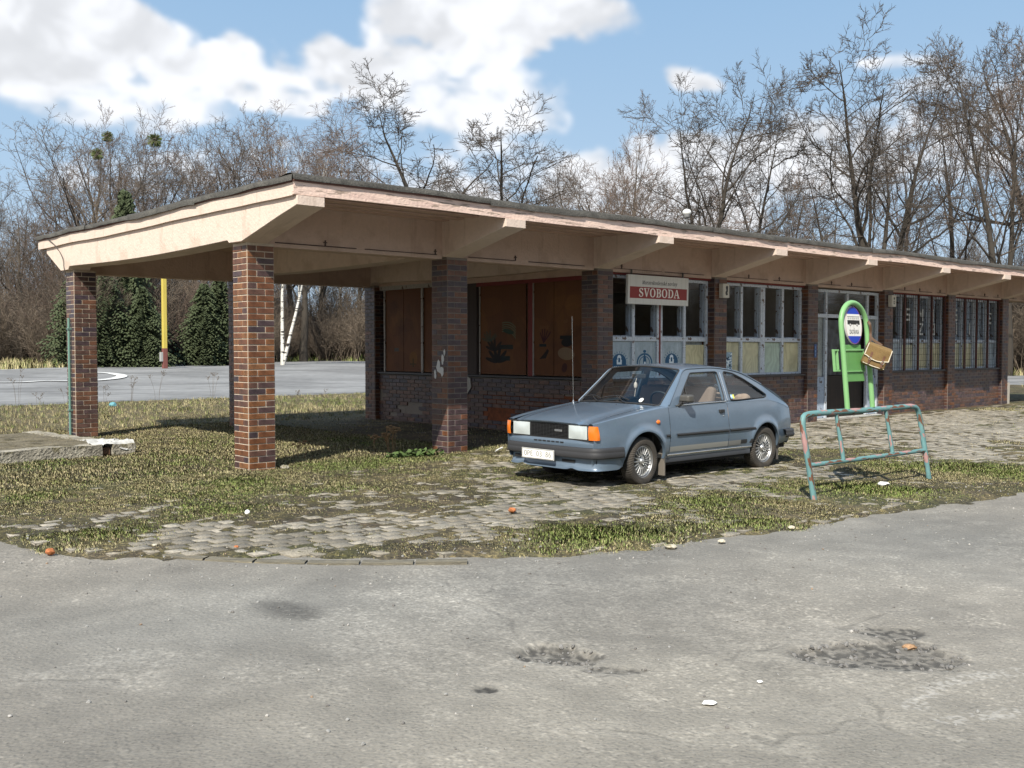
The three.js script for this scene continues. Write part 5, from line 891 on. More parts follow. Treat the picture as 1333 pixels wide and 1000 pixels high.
  const edge = []; for (let i = 0; i <= 6; i++) { const y = lerp(bh / 2 - .015, -.02, i / 6), x = -bw * .515; edge.push([x * (1 - .05 * (y / bh + .5)), y, fz(x, y) + .011]); } for (let i = 1; i <= 12; i++) { const u = -.5 + i / 12, x = u * bw * 1.03, y = -.015 - .035 * Math.cos(u * Math.PI); edge.push([x * .98, y, fz(x, y) + .012]); } for (let i = 5; i >= 0; i--) { const y = lerp(bh / 2 - .015, -.02, i / 6), x = bw * .515; edge.push([x * (1 - .05 * (y / bh + .5)), y, fz(x, y) + .011]); }
  mesh('piping', tubeG(edge, .0055, 80, 6), piping, flap);
  mesh('bottom_piping', tubeG([[-bw * .45, -bh * .42, bd * .5], [0, -bh * .455, bd * .62], [bw * .45, -bh * .42, bd * .5]], .005, 20, 6), piping, bag);
  for (const x of [-.065, .075]) { const sb = mesh('buckle_strap', gridG([-.011, .011], seq(0, 1, 8), (dx, v) => { const y = lerp(.03, -.105, v); return [x + dx, y, fz(x, y) + .016]; }), leather, bag); mesh('buckle', tubeG([[x - .014, -.035, fz(x, -.035) + .02], [x + .014, -.035, fz(x, -.035) + .02], [x + .014, -.06, fz(x, -.06) + .02], [x - .014, -.06, fz(x, -.06) + .02]], .0025, 24, 5, true), std({ color: lin(.5, .48, .42), metalness: .9, roughness: .35 }), sb); }
  // place: faces the road, tilted as it hangs on one side of its strap
  const bp = new THREE.Vector3(4.40, 1.497, 6.10); bag.position.copy(bp);
  const yaw = Math.atan2(CAM.x - bp.x, CAM.z - bp.z) + .22; bag.rotation.set(0, yaw, -.36, 'YXZ');
  const inv = new THREE.Matrix4().compose(bag.position, bag.quaternion, new THREE.Vector3(1, 1, 1)).invert();
  const lp = (x, y, z) => new THREE.Vector3(x, y, z).applyMatrix4(inv);
  const hook = [3.16 - .103 + 1.455 - .06 * .92, 1.86, 6.12 - .112 - .06 * .92];
  const sp = [[-.115, .12, -.02]].map(p => new THREE.Vector3(...p)); 
  mesh('strap', (() => { const P = [new THREE.Vector3(-.13, .06, .0), new THREE.Vector3(-.12, .13, .0), lp(hook[0] - .0, hook[1] - .12, hook[2] + .05), lp(hook[0] - .03, hook[1], hook[2] + .055), lp(hook[0] + .0, hook[1] + .03, hook[2] + .0), lp(hook[0] + .045, hook[1] - .02, hook[2] - .03), lp(hook[0] + .05, hook[1] - .14, hook[2] + .02), new THREE.Vector3(.02, .135, -.01)]; const c = new THREE.CatmullRomCurve3(P, false, 'centripetal'); const fr = seq(0, 1, 50); return gridG(fr, [-1, 0, 1], (u, s) => { const p = c.getPointAt(u), t = c.getTangentAt(u), n = new THREE.Vector3(0, 0, 1).cross(t).normalize(); return [p.x + n.x * s * .014, p.y + n.y * s * .014, p.z + n.z * s * .014 + .002 * (1 - s * s)]; }); })(), std({ color: lin(.10, .055, .03), roughness: .7 }), bag);
}
// ================================================================ OLD PLATFORM AND LITTER
const concTex = tex(512, 512, (u, v) => { const n = fbm(u * 8, v * 8, 5, 240, 8), m = vn(u * 120, v * 120, 241, 120); const t = .72 + n * .45 + (m - .5) * .2, ms = sstep(.58, .7, fbm(u * 5 + 3, v * 5, 3, 242)); return mix3([228 * t, 222 * t, 208 * t], [150 * t, 142 * t, 104 * t], ms * .6); });
const conc = std({ color: lin(.42, .41, .38), map: concTex, bumpMap: plasterBump, bumpScale: .02, roughness: .96 });
{
  const pl = thing('concrete_island', 'low crumbling concrete island beside the far canopy pillar', 'concrete island', [-.40, 0, -3.06]);
  const block = (x0, x1, z0, z1, h, seed) => { const g = new THREE.BoxGeometry(x1 - x0, h + .08, z1 - z0, Math.ceil((x1 - x0) / .12), 3, Math.ceil((z1 - z0) / .15)); g.translate((x0 + x1) / 2, (h - .08) / 2, (z0 + z1) / 2); const p = g.attributes.position; for (let i = 0; i < p.count; i++) { const x = p.getX(i), y = p.getY(i), z = p.getZ(i), ed = Math.max(0, y / h); p.setXYZ(i, x + (fbm(x * 5 + seed, z * 5 + y * 4, 3, 243) - .5) * .05, y + (fbm(x * 4, z * 4 + seed, 3, 244) - .5) * .05 * ed, z + (fbm(x * 5, y * 7 + z * 5 + seed, 3, 245) - .5) * .05); } g.computeVertexNormals(); return uvm(g); };
  mesh('kerb_block', block(-4.2, -.32, -.24, 0, .20, 1), conc, pl); mesh('kerb_block', block(-.16, .18, -.3, 0, .19, 4), conc, pl);
  mesh('broken_joint', block(-.30, -.18, -.22, -.06, .15, 7), std({ color: lin(.13, .075, .05), map: concTex, roughness: .97 }), pl);
  mesh('kerb_block', block(-.06, .18, -3.4, -.32, .18, 9), conc, pl);
  mesh('fill', block(-4.2, -.08, -3.4, -.26, .165, 11), std({ color: lin(.22, .20, .15), map: concTex, bumpMap: soilBump, bumpScale: .03, roughness: .97 }), pl);
  mesh('slab_scrap', block(-2.4, -1.5, -2.0, -.9, .25, 15), conc, pl);
  pl.rotation.y = .10;
  // crumpled sheet lying on the island
  const sh = mesh('plastic_sheet', gridG(seq(0, .62, 40), seq(0, .5, 34), (u, v) => [u + (fbm(u * 6, v * 6, 2, 250) - .5) * .12, .205 + .09 * Math.pow(fbm(u * 5, v * 5, 3, 251), 1.2) + .05 * Math.abs(fbm(u * 13, v * 13, 2, 252) - .5) - .13 * sstep(.40, .52, v) * sstep(.25, .4, u), v - .44 + (fbm(u * 6 + 9, v * 6, 2, 253) - .5) * .14]), std({ color: lin(.5, .5, .48), roughness: .75, side: THREE.DoubleSide }));
  sh.position.set(-.82, -.03, -3.06); sh.rotation.y = .1; tag(sh, 'crumpled grey-white plastic sheet lying on the end of the concrete island', 'litter');
}
// chips, stones and scraps
function lump(seed, r, sq = .6, k = .35) { const g = new THREE.IcosahedronGeometry(r, 2), p = g.attributes.position; const q = mergeVertices(g); const pp = q.attributes.position; for (let i = 0; i < pp.count; i++) { const x = pp.getX(i) / r, y = pp.getY(i) / r, z = pp.getZ(i) / r, n = 1 + (fbm(x * 1.6 + seed * 3.1, y * 1.6 + z * 1.9, 3, 260) - .5) * k * 2.4; pp.setXYZ(i, x * r * n, y * r * n * sq, z * r * n); } q.deleteAttribute('normal'); q.deleteAttribute('uv'); const o = toCreasedNormals(q, .5); return uvm(o); }
{
  const terra = std({ color: lin(.50, .19, .085), map: concTex, roughness: .95 }), tanS = std({ color: lin(.42, .27, .17), map: concTex, roughness: .95 }), pale = std({ color: lin(.58, .56, .5), map: concTex, roughness: .9 }), white = std({ color: lin(.74, .73, .69), roughness: .85 });
  const put = (name, label, cat, px, py, r, m, sq, seed, y = .03, group) => { const p = gp(px, py, y), o = mesh(name, lump(seed, r, sq), m); o.position.set(p.x, y + r * sq * .55, p.z); o.rotation.y = seed; tag(o, label, cat, group); };
  put('brick_chip', 'orange brick chip lying on the open setts before the car', 'brick chip', 667, 666, .036, terra, .7, 1, .04);
  put('brick_chip', 'orange brick chip in the dirt at the rounded corner of the yard', 'brick chip', 65, 721, .034, terra, .9, 2, .01);
  put('brick_chip', 'tan brick fragment lying in the large shallow pothole', 'brick chip', 1183, 845, .038, tanS, .5, 3, -.042);
  put('brick_chip', 'small orange brick chip between the setts near the flush kerb', 'brick chip', 308, 713, .018, terra, .6, 4, .03);
  put('pale_stone', 'small pale stone lying on the yard edge below the railing', 'stone', 940, 706, .03, pale, .5, 5, .02, 'pale stones along the yard edge');
  put('pale_stone', 'small pale stone lying on the yard edge below the railing', 'stone', 1030, 688, .032, pale, .5, 6, .02, 'pale stones along the yard edge');
  put('pale_stone', 'flat pale stone lying where the asphalt meets the grass', 'stone', 874, 713, .05, pale, .35, 7, .012);
  put('grey_block', 'small grey block lying at the foot of the sunlit corner pillar', 'block', 371, 611, .055, conc, .7, 8, .03);
  put('white_scrap', 'white paper scrap in the grass under the pipe railing', 'litter', 1150, 632, .06, white, .45, 9, .05);
  put('white_scrap', 'white paper scrap lying flat on the open road', 'litter', 924, 916, .032, white, .18, 10, .0);
  put('white_scrap', 'small white scrap on the road between the two potholes', 'litter', 989, 888, .013, white, .4, 11, .0);
  put('white_stone', 'white pebble in the grass beside the sunlit corner pillar', 'stone', 322, 669, .022, white, 1.1, 12, .04);
  put('white_stone', 'white pebble near the flush kerb at the rounded yard corner', 'stone', 201, 711, .02, pale, .6, 13, .02);
  const stick = mesh('white_stick', tubeG([[0, .035, 0], [.1, .05, .02], [.2, .045, .0], [.3, .06, .03]], .012, 20, 7), white); { const p = gp(645, 593); stick.position.set(p.x, .03, p.z); stick.rotation.y = .6; } tag(stick, 'bleached white stick lying in the grass before the car', 'stick');
  const far = mesh('white_scrap', lump(21, .55, .35), white); { const p = gp(384, 470.5, .45); far.position.set(p.x, .58, p.z); } tag(far, 'white bag on the green verge beyond the back lot near the birch', 'litter', 'white bags on the far verge');
  const far2 = far.clone(); { const p = gp(293, 472.5, .45); far2.position.set(p.x, .56, p.z); far2.rotation.y = 2; } far2.name = 'white_scrap'; scene.add(far2); tag(far2, 'white bag on the far verge beside the yellow pylon', 'litter', 'white bags on the far verge');
  const bl = mesh('blue_scrap', lump(22, .09, .8), std({ color: lin(.12, .32, .36), roughness: .7 })); { const p = gp(147, 531); bl.position.set(p.x, .08, p.z); } tag(bl, 'small teal plastic scrap in the dry grass near the back lot', 'litter');
  // loose grit on the road and in the yard
  const gs = [lump(31, 1, .7), lump(32, 1, .6), lump(33, 1, .8)], r = rng(88), M = new THREE.Matrix4(), Q = new THREE.Quaternion(), E = new THREE.Euler();
  gs.forEach((g, k) => {
    const im = new THREE.InstancedMesh(g, std({ roughness: .95, color: 0xffffff }), 1900); im.name = numbered('loose_grit'); im.userData.kind = 'stuff'; im.castShadow = im.receiveShadow = true;
    for (let i = 0; i < 1900; i++) {
      let x, z, sd; do { x = -5.5 + r() * 12; z = 2 + r() * 9; sd = edgeDist(x, z); } while (r() > .25 + .9 * Math.exp(-Math.abs(sd) * 1.5) || sd > 1.2);
      const s = .0018 + Math.pow(r(), 8) * .009; E.set(r() * 6, r() * 6, r() * 6); Q.setFromEuler(E); M.compose(new THREE.Vector3(x, (sd < .05 ? roadH(x, z) : yardH(x, z, sd)) + s * .4, z), Q, new THREE.Vector3(s, s, s)); im.setMatrixAt(i, M);
      const t = r(); im.setColorAt(i, t < .6 ? lin(.26, .255, .24) : t < .72 ? lin(.38, .36, .33) : t < .97 ? lin(.15, .14, .13) : lin(.28, .2, .14));
    }
    scene.add(im);
  });
}
{ // rubble lying in the potholes
  const g = lump(41, 1, .7), r = rng(313), im = new THREE.InstancedMesh(g, std({ color: 0xffffff, roughness: .96 }), 520); im.name = numbered('pothole_rubble'); im.userData.kind = 'stuff'; im.castShadow = im.receiveShadow = true;
  const M = new THREE.Matrix4(), Q = new THREE.Quaternion(), E = new THREE.Euler(); let k = 0;
  for (let i = 0; i < 9000 && k < 300; i++) { const h = HOLES[r() < .5 ? 0 : 1], x = h[0] + (r() - .5) * .9, z = h[1] + (r() - .5) * .9, [t] = holeAt(x, z); if (t < .15 || (t > .95 && r() > .3)) continue; const s = .003 + Math.pow(r(), 4) * .011; E.set(r() * 6, r() * 6, r() * 6); Q.setFromEuler(E); M.compose(new THREE.Vector3(x, roadH(x, z) + s * .35, z), Q, new THREE.Vector3(s * 1.3, s, s)); im.setMatrixAt(k, M); const c = .13 + r() * .09; im.setColorAt(k, lin(c, c * .96, c * .9)); k++; }
  im.count = k; scene.add(im);
}
// ================================================================ GRASS AND WEEDS
{
  const r = rng(4242);
  const tuftG = (n, h, spread, bend, w, seed) => { const q = rng(seed), P = [], N = [], I = []; for (let i = 0; i < n; i++) { const a = q() * 6.283, d = q() * spread, bx0 = Math.cos(a) * d, bz0 = Math.sin(a) * d, hh = h * (.55 + q() * .6), b = bend * (.3 + q()), a2 = a + (q() - .5) * 1.6, ca = Math.cos(a2), sa = Math.sin(a2), ww = w * (.7 + q() * .6), o = P.length / 3; P.push(bx0 - sa * ww, 0, bz0 + ca * ww, bx0 + sa * ww, 0, bz0 - ca * ww, bx0 - sa * ww * .7 + ca * b * hh * .35, hh * .6, bz0 + ca * ww * .7 + sa * b * hh * .35, bx0 + sa * ww * .7 + ca * b * hh * .35, hh * .6, bz0 - ca * ww * .7 + sa * b * hh * .35, bx0 + ca * b * hh, hh * (1 - b * .3), bz0 + sa * b * hh); for (let k = 0; k < 5; k++) N.push(ca * .35, .9, sa * .35); I.push(o, o + 1, o + 2, o + 1, o + 3, o + 2, o + 2, o + 3, o + 4); } const g = new THREE.BufferGeometry(); g.setAttribute('position', new THREE.Float32BufferAttribute(P, 3)); g.setAttribute('normal', new THREE.Float32BufferAttribute(N, 3)); g.setIndex(I); return g; };
  const gm = std({ color: 0xffffff, roughness: .85, side: THREE.DoubleSide });
  const greens = [[.17, .26, .05], [.21, .29, .07], [.14, .205, .045], [.24, .29, .085]], straws = [[.37, .34, .16], [.44, .37, .21], [.50, .42, .25], [.54, .46, .28], [.42, .34, .20]];
  const field = (name, n, geo, sample, sMin, sMax, greenOf) => {
    const im = new THREE.InstancedMesh(geo, gm, n); im.name = numbered(name); im.userData.kind = 'stuff'; im.receiveShadow = im.castShadow = true; const M = new THREE.Matrix4(), Q = new THREE.Quaternion(), U = new THREE.Vector3(0, 1, 0);
    let k = 0, tries = 0; while (k < n && tries < n * 30) { tries++; const p = sample(); if (!p) continue; const [x, y, z, f] = p; const s = lerp(sMin, sMax, r()) * (f ?? 1); Q.setFromAxisAngle(U, r() * 6.283); M.compose(new THREE.Vector3(x, y, z), Q, new THREE.Vector3(s * (.8 + r() * .5), s, s * (.8 + r() * .5))); im.setMatrixAt(k, M); const pg = sstep(.18, .72, greenOf(x, z)) * .86 + .07, ps = fbm(x * 2.3, z * 2.3, 2, 277), c0 = greens[Math.min(3, Math.floor((ps * .7 + r() * .3) * 4.2))], c1 = straws[Math.min(4, Math.floor((ps * .7 + r() * .3) * 5))], c = r() < pg ? mix3(c0, c1, r() * .3) : mix3(c1, c0, r() * .45), v = 1.04 + r() * .24; im.setColorAt(k, lin(c[0] * v, c[1] * v, c[2] * v)); k++; } im.count = k; scene.add(im);
  };
  const greenish = (x, z) => clamp(.26 + .75 * grassBlobs(x, z) + (fbm(x * .9, z * .9, 3, 270) - .5) * 1.1);
  const A = tuftG(9, .046, .055, .9, .0022, 1), B = tuftG(9, .034, .05, 1.2, .002, 2), C = tuftG(10, .16, .06, .75, .0028, 3), D = tuftG(7, .03, .06, 1.3, .0022, 4);
  const yard = () => { const x = -5.6 + r() * 15.5, z = -.4 + r() * 8.2, sd = edgeDist(x, z); const sn = sd + (fbm(x * 3, z * 3, 3, 276) - .5) * .7; if (sd < .03 || sn < .0) return; const g = clamp(1 - openness(x, z) * 1.5) * .85 + grassBlobs(x, z) * .9; if (r() > g * (.25 + 1.1 * sstep(.40, .6, fbm(x * 1.9 + 7, z * 1.9, 3, 278))) * sstep(0, .4, sn) + .09 * sstep(.05, .4, sd)) return; return [x, yardH(x, z, sd) - .004, z, .6 + .8 * clamp(grassBlobs(x, z)) + .3 * fbm(x * 2, z * 2, 2, 271)]; };
  field('short_grass', 26000, A, yard, .35, .85, greenish); field('short_grass', 26000, B, yard, .4, .95, greenish); field('dry_grass_litter', 14000, D, yard, .5, 1.2, (x, z) => .3);
  const underRoof = () => { const x = -13 + r() * 21, z = -8 + r() * 8.0, sd = edgeDist(x, z); if (sd < .3 || (x > 4.0 && z < -.4 && r() > .06) || (x < -.3 && x > -4.7 && z < -3 && z > -6.6)) return; return [x, yardH(x, z, sd) - .005, z, .8 + .8 * fbm(x * 1.3, z * 1.3, 2, 272)]; };
  field('short_grass', 24000, A, underRoof, .5, 1.05, (x, z) => clamp(.26 + (fbm(x * .8, z * .8, 3, 273) - .5) * 1.6 - .25 * sstep(-3, -7, z))); field('dry_grass_litter', 12000, D, underRoof, .7, 1.5, () => .08);
  const strip = () => { const x = -18 + r() * 44, z = -17.3 + r() * 9.8; if (z > -8 && x > 5.5) return; return [x, yardH(x, z, 9) - .01, z, .6 + .9 * fbm(x * .9, z * .9, 3, 274)]; };
  field('dry_grass', 17000, C, strip, .35, .8, (x, z) => .34 + .3 * sstep(.5, .65, fbm(x * .4, z * .4, 2, 275)));
  const right = () => { const x = 9 + r() * 17, z = .5 + r() * 9, sd = edgeDist(x, z); if (sd < .1) return; const g = clamp(1 - openness(x, z) * 1.7) + grassBlobs(x, z); if (r() > g + .01) return; return [x, yardH(x, z, sd) - .004, z, 1]; };
  field('short_grass', 9000, A, right, .6, 1.2, greenish);
  // verge beyond the lot
  const verge = () => { const t = r(), px = -80 + r() * 1500; let d = 40 + r() * 75; const p = colAt(px, d); if (inPoly(p.x, p.z, LOT) || p.z > -14 && p.x < 36) return; return [p.x, th(p.z) - .08, p.z, 1]; };
  field('verge_grass', 16000, tuftG(12, .5, .35, .7, .012, 5), verge, .5, 1.3, (x, z) => x > 22 && z < -40 ? .75 : .3);
  // dry stalks by the second pillar and along the lot
  const stalk = (seed, h, n, f = 1) => { const q = rng(seed), L = []; for (let i = 0; i < n; i++) { const a = q() * 6.28, t = .06 + q() * .18, x = Math.cos(a) * .05, z = Math.sin(a) * .05, hh = h * (.6 + q() * .5), tx = x + Math.cos(a) * t * hh, tz = z + Math.sin(a) * t * hh; L.push(tubeG([[x, 0, z], [x * 1.5, hh * .5, z * 1.5], [tx, hh, tz]], .0045 * f, 6, 4)); for (let k = 0; k < 6; k++) { const aa = q() * 6.28, l = .03 + q() * .07, s = new THREE.IcosahedronGeometry((.012 + q() * .012) * f, 0); s.scale(1.2, .7, 1.2); s.translate(tx + Math.cos(aa) * l, hh + (q() - .4) * .05, tz + Math.sin(aa) * l); L.push(s); L.push(cyl([tx, hh - .07, tz], [tx + Math.cos(aa) * l, hh + (q() - .4) * .04, tz + Math.sin(aa) * l], .0025, .002, 4)); } } return L; };
  const dry = std({ color: lin(.24, .15, .075), roughness: .95 });
  const wd = [['tall brown dry umbel weed standing beside the second canopy pillar', 510, 592, .36, 9, 1], ['thin dry weed stalk with a small head in the shade between the pillars', 492, 590, .34, 2, 2], ['dry bent stalk growing at the foot of the sunlit corner pillar', 392, 600, .28, 2, 3]];
  for (const [lab, px, py, h, n, s] of wd) { const p = gp(px, py), w = thing('dry_weed', lab, 'weed', [p.x, .01, p.z], 'dry weeds in the yard'); mesh('stalks', stalk(s, h, n), dry, w); }
  for (let i = 0; i < 11; i++) { const px = i < 6 ? 8 + i * 38 + r() * 22 : 250 + (i - 6) * 40 + r() * 26; const p = colAt(px, 26.5 + r() * 2.5), w = thing('roadside_weed', 'thin leafless weed standing in dry grass along the back lot', 'weed', [p.x, .0, p.z], 'weeds along the back lot'); mesh('stalks', stalk(50 + i, .4 + r() * .5, 2 + Math.floor(r() * 3), .55), std({ color: lin(.13, .10, .07), roughness: .95 }), w); }
  // low leafy weeds at the second pillar
  const lw = gp(541, 597), W1 = thing('leafy_weed', 'low patch of green leafy weeds at the foot of the second pillar', 'weed', [lw.x, .02, lw.z]);
  const LG = []; for (let i = 0; i < 160; i++) { const a = r() * 6.28, d = Math.sqrt(r()) * .32, s = .018 + r() * .022, g = new THREE.CircleGeometry(s, 6); g.scale(1, 1.5, 1); g.rotateX(-1.2 + (r() - .5) * .9); g.rotateY(r() * 6.28); g.translate(Math.cos(a) * d * 1.5, .02 + r() * .07, Math.sin(a) * d * .7); LG.push(g.toNonIndexed()); } mesh('leaves', LG, std({ color: lin(.07, .115, .03), roughness: .7, side: THREE.DoubleSide }), W1);
}
console.log('props done', Date.now() - T0);
// ================================================================ TREES
function skeleton(seed, o) {                                  // list of branches: {lvl, pts:[x,y,z,r]}
  const q = rng(seed), out = [], v = () => q() * 2 - 1;
  const grow = (p, d, len, rad, lvl) => {
    const n = [12, 8, 5, 4, 3][lvl], pts = [[p.x, p.y, p.z, rad]], dirs = [d.clone()], cr = o.crook[lvl]; let c = p.clone(), dd = d.clone();
    const endR = lvl === 0 ? rad * .05 : rad * .28;
    for (let i = 1; i <= n; i++) { dd.x += v() * cr; dd.y += v() * cr * .7 + o.up[lvl]; dd.z += v() * cr; dd.normalize(); c = c.clone().addScaledVector(dd, len / n); pts.push([c.x, c.y, c.z, lerp(rad, endR, Math.pow(i / n, .8))]); dirs.push(dd.clone()); }
    out.push({ lvl, pts });
    if (lvl >= o.levels) return;
    const k = Math.round(o.kids[lvl] * (.8 + q() * .4)), t0 = o.from[lvl]; let ang = q() * 6.28;
    for (let j = 0; j < k; j++) {
      const t = lerp(t0, .98, (j + q() * .8) / k), f = t * n, i = Math.min(n - 1, Math.floor(f)), a = pts[i], b = pts[i + 1], s = f - i;
      const pos = new THREE.Vector3(lerp(a[0], b[0], s), lerp(a[1], b[1], s), lerp(a[2], b[2], s)), pr = lerp(a[3], b[3], s), dir = dirs[i];
      ang += 2.4 + v() * .5; const sp = o.spread[lvl] * (.75 + q() * .5);
      const side = new THREE.Vector3(Math.cos(ang), 0, Math.sin(ang)); side.addScaledVector(dir, -side.dot(dir)).normalize();
      const nd = dir.clone().multiplyScalar(Math.cos(sp)).addScaledVector(side, Math.sin(sp)).normalize();
      const L = len * o.ratio[lvl] * (lvl === 0 ? lerp(1.05, .55, (t - t0) / (1 - t0)) : lerp(1.1, .6, t)) * (.75 + q() * .5);
      grow(pos, nd, L, Math.max(pr * (lvl === 0 ? .55 : .62) * (.7 + q() * .4), o.minR), lvl + 1);
    }
  };
  if (o.stems) for (let i = 0; i < o.stems; i++) { const a = q() * 6.28; grow(new THREE.Vector3(Math.cos(a) * o.base * q(), 0, Math.sin(a) * o.base * q()), new THREE.Vector3(Math.cos(a) * o.open * q(), 1, Math.sin(a) * o.open * q()).normalize(), o.h * (.6 + q() * .5), o.r * (.6 + q() * .6), 0); }
  else grow(new THREE.Vector3(0, 0, 0), (o.dir ? new THREE.Vector3(...o.dir) : new THREE.Vector3(v() * .06, 1, v() * .06)).normalize(), o.h, o.r, 0);
  return out;
}
function branchGeo(list, sidesOf) {
  const P = [], N = [], I = [];
  for (const { lvl, pts } of list) {
    const k = sidesOf(lvl), base = P.length / 3; let t = new THREE.Vector3(), u = new THREE.Vector3(), w = new THREE.Vector3();
    pts.forEach((p, i) => { const a = pts[Math.max(0, i - 1)], b = pts[Math.min(pts.length - 1, i + 1)]; t.set(b[0] - a[0], b[1] - a[1], b[2] - a[2]).normalize(); u.set(Math.abs(t.y) > .9 ? 1 : 0, Math.abs(t.y) > .9 ? 0 : 1, 0); u.addScaledVector(t, -u.dot(t)).normalize(); w.crossVectors(t, u); for (let s = 0; s < k; s++) { const g = s / k * 6.28319, c = Math.cos(g), q = Math.sin(g), nx = u.x * c + w.x * q, ny = u.y * c + w.y * q, nz = u.z * c + w.z * q; P.push(p[0] + nx * p[3], p[1] + ny * p[3], p[2] + nz * p[3]); N.push(nx, ny, nz); } });
    for (let i = 0; i < pts.length - 1; i++) for (let s = 0; s < k; s++) { const a = base + i * k + s, b = base + i * k + (s + 1) % k, c = a + k, d = b + k; I.push(a, b, c, b, d, c); }
  }
  const g = new THREE.BufferGeometry(); g.setAttribute('position', new THREE.Float32BufferAttribute(P, 3)); g.setAttribute('normal', new THREE.Float32BufferAttribute(N, 3)); g.setIndex(I); return g;
}
const SIDES = l => [8, 6, 4, 3, 3][l];
const bark = std({ color: lin(.095, .078, .06), roughness: .95 }), barkDark = std({ color: lin(.048, .04, .031), roughness: .95 }), twigM = std({ color: lin(.115, .09, .07), roughness: .95 }), twigDark = std({ color: lin(.075, .06, .047), roughness: .95 }), twigRed = std({ color: lin(.155, .11, .083), roughness: .95 }), twigGrey = std({ color: lin(.14, .115, .095), roughness: .95 });
const birchTex = tex(128, 512, (u, v) => { const s = fbm(u * 4, v * 60, 3, 280), k = sstep(.60, .66, s) + sstep(.7, .74, fbm(u * 3 + 4, v * 9, 3, 281)); return mix3([214, 210, 200], [40, 36, 34], clamp(k)); });
const birchBark = std({ map: birchTex, roughness: .8 });
const kinds = {
  gnarled: { h: 13, r: .32, levels: 4, crook: [.17, .32, .33, .3, .25], up: [.05, .06, .05, .04, .03], kids: [14, 7, 7, 5], from: [.38, .25, .2, .15], spread: [.95, .85, .8, .7], ratio: [.38, .5, .5, .55], minR: .013 },
  upright: { h: 12, r: .26, levels: 4, crook: [.08, .14, .2, .25, .3], up: [.03, .11, .09, .06, .05], kids: [14, 6, 6, 5], from: [.28, .2, .2, .15], spread: [.6, .6, .65, .7], ratio: [.36, .5, .5, .5], minR: .011 },
  broad: { h: 9.5, r: .27, levels: 4, crook: [.12, .2, .25, .3, .3], up: [.03, .06, .05, .04, .03], kids: [13, 7, 6, 5], from: [.25, .2, .2, .15], spread: [.9, .75, .7, .75], ratio: [.62, .5, .48, .5], minR: .011 },
  birch: { h: 12, r: .15, levels: 4, crook: [.06, .12, .16, .2, .15], up: [.03, .08, .0, -.10, -.14], kids: [15, 6, 6, 5], from: [.3, .2, .2, .15], spread: [.55, .6, .6, .5], ratio: [.36, .5, .55, .7], minR: .009 },
};
const protos = {};
const mkProto = (key, kind, seeds) => protos[key] = seeds.map(s => { const o = kinds[kind], sk = skeleton(s, o); let top = 0; let mx = 0, mz = 0, mn = 0; for (const b of sk) for (const p of b.pts) { top = Math.max(top, p[1]); if (b.lvl > 1) { mx += p[0]; mz += p[2]; mn++; } } const tr = branchGeo(sk.filter(b => b.lvl < 2), SIDES); if (kind === 'birch') { const p = tr.attributes.position, uv = []; for (let i = 0; i < p.count; i++) uv.push(Math.atan2(p.getZ(i), p.getX(i)) / 6.28, p.getY(i) / 4); tr.setAttribute('uv', new THREE.Float32BufferAttribute(uv, 2)); } return { trunk: tr, crown: branchGeo(sk.filter(b => b.lvl >= 2), SIDES), top, mx: mx / mn, mz: mz / mn }; });
mkProto('gnarled', 'gnarled', [11, 12, 13, 14]); mkProto('upright', 'upright', [21, 22, 23]); mkProto('broad', 'broad', [31, 32, 33]); mkProto('birch', 'birch', [41, 42]);
let treeCount = 0;
function tree(kind, vi, px, d, ytop, label, o = {}) {
  const p = colAt(px, d), base = th(p.z) - .1, P = protos[kind][vi % protos[kind].length], h = CAM.y + (452 - ytop) / FPX * d - base, s = h / P.top;
  const names = { gnarled: 'gnarled_tree', upright: 'slender_tree', broad: 'spreading_tree', birch: 'birch_tree' };
  const t = thing(names[kind], label, 'tree', [p.x, base, p.z], o.group || 'bare trees behind the station');
  meshG('trunk', P.trunk, kind === 'birch' ? birchBark : o.dark ? barkDark : bark, t); meshG('crown', P.crown, kind === 'birch' ? twigRed : kind === 'gnarled' ? twigDark : [twigM, twigGrey, twigRed][treeCount % 3], t);
  t.scale.set(s * (o.w || 1), s, s * (o.w || 1)); t.rotation.y = o.rot ?? (treeCount * 2.39996); treeCount++;
  // a crooked trunk carries its crown to one side: the foot stands back from the crown by that much
  const off = new THREE.Vector3(P.mx * t.scale.x, 0, P.mz * t.scale.z).applyEuler(t.rotation); t.position.x -= off.x; t.position.z -= off.z; return t;
}
// trees that stand out against the sky above the roof
const single = [
  ['gnarled', 0, 510, 92, 88, 'dark gnarled tree with crooked limbs above the canopy roof corner', { dark: true, w: 1.25, rot: 2.6 }],
  ['gnarled', 1, 652, 62, 128, 'lone leaning gnarled tree standing clear against the blue sky', { dark: true, w: 1.1 }],
  ['upright', 0, 825, 58, 122, 'thin young tree with pale upright twigs behind the roof', { w: .8 }],
  ['gnarled', 2, 885, 55, 106, 'forked gnarled tree behind the roof lamp', { dark: true, w: .8 }],
  ['gnarled', 3, 962, 55, 84, 'tall crooked tree with a bare twisting trunk behind the newspaper shop', { dark: true, w: .75 }],
  ['gnarled', 0, 1006, 57, 82, 'crooked tree with a slim twisting trunk beside the tall dark tree', { dark: true, w: .6 }],
  ['gnarled', 1, 1098, 54, 22, 'tallest dark tree with a thick straight trunk and layered limbs', { dark: true, w: .8 }],
  ['gnarled', 2, 1162, 56, 128, 'bent tree with heavy crooked limbs next to the tallest dark tree', { dark: true, w: .9 }],
  ['birch', 0, 447, 92, 112, 'white stemmed birch rising above the canopy roof', { w: .8 }],
  ['birch', 1, 408, 92, 165, 'slim white birch beside the taller birch above the roof', { w: .8 }],
];
for (const [k, v, px, d, y, lab, o] of single) tree(k, v, px, d, y, lab, o);
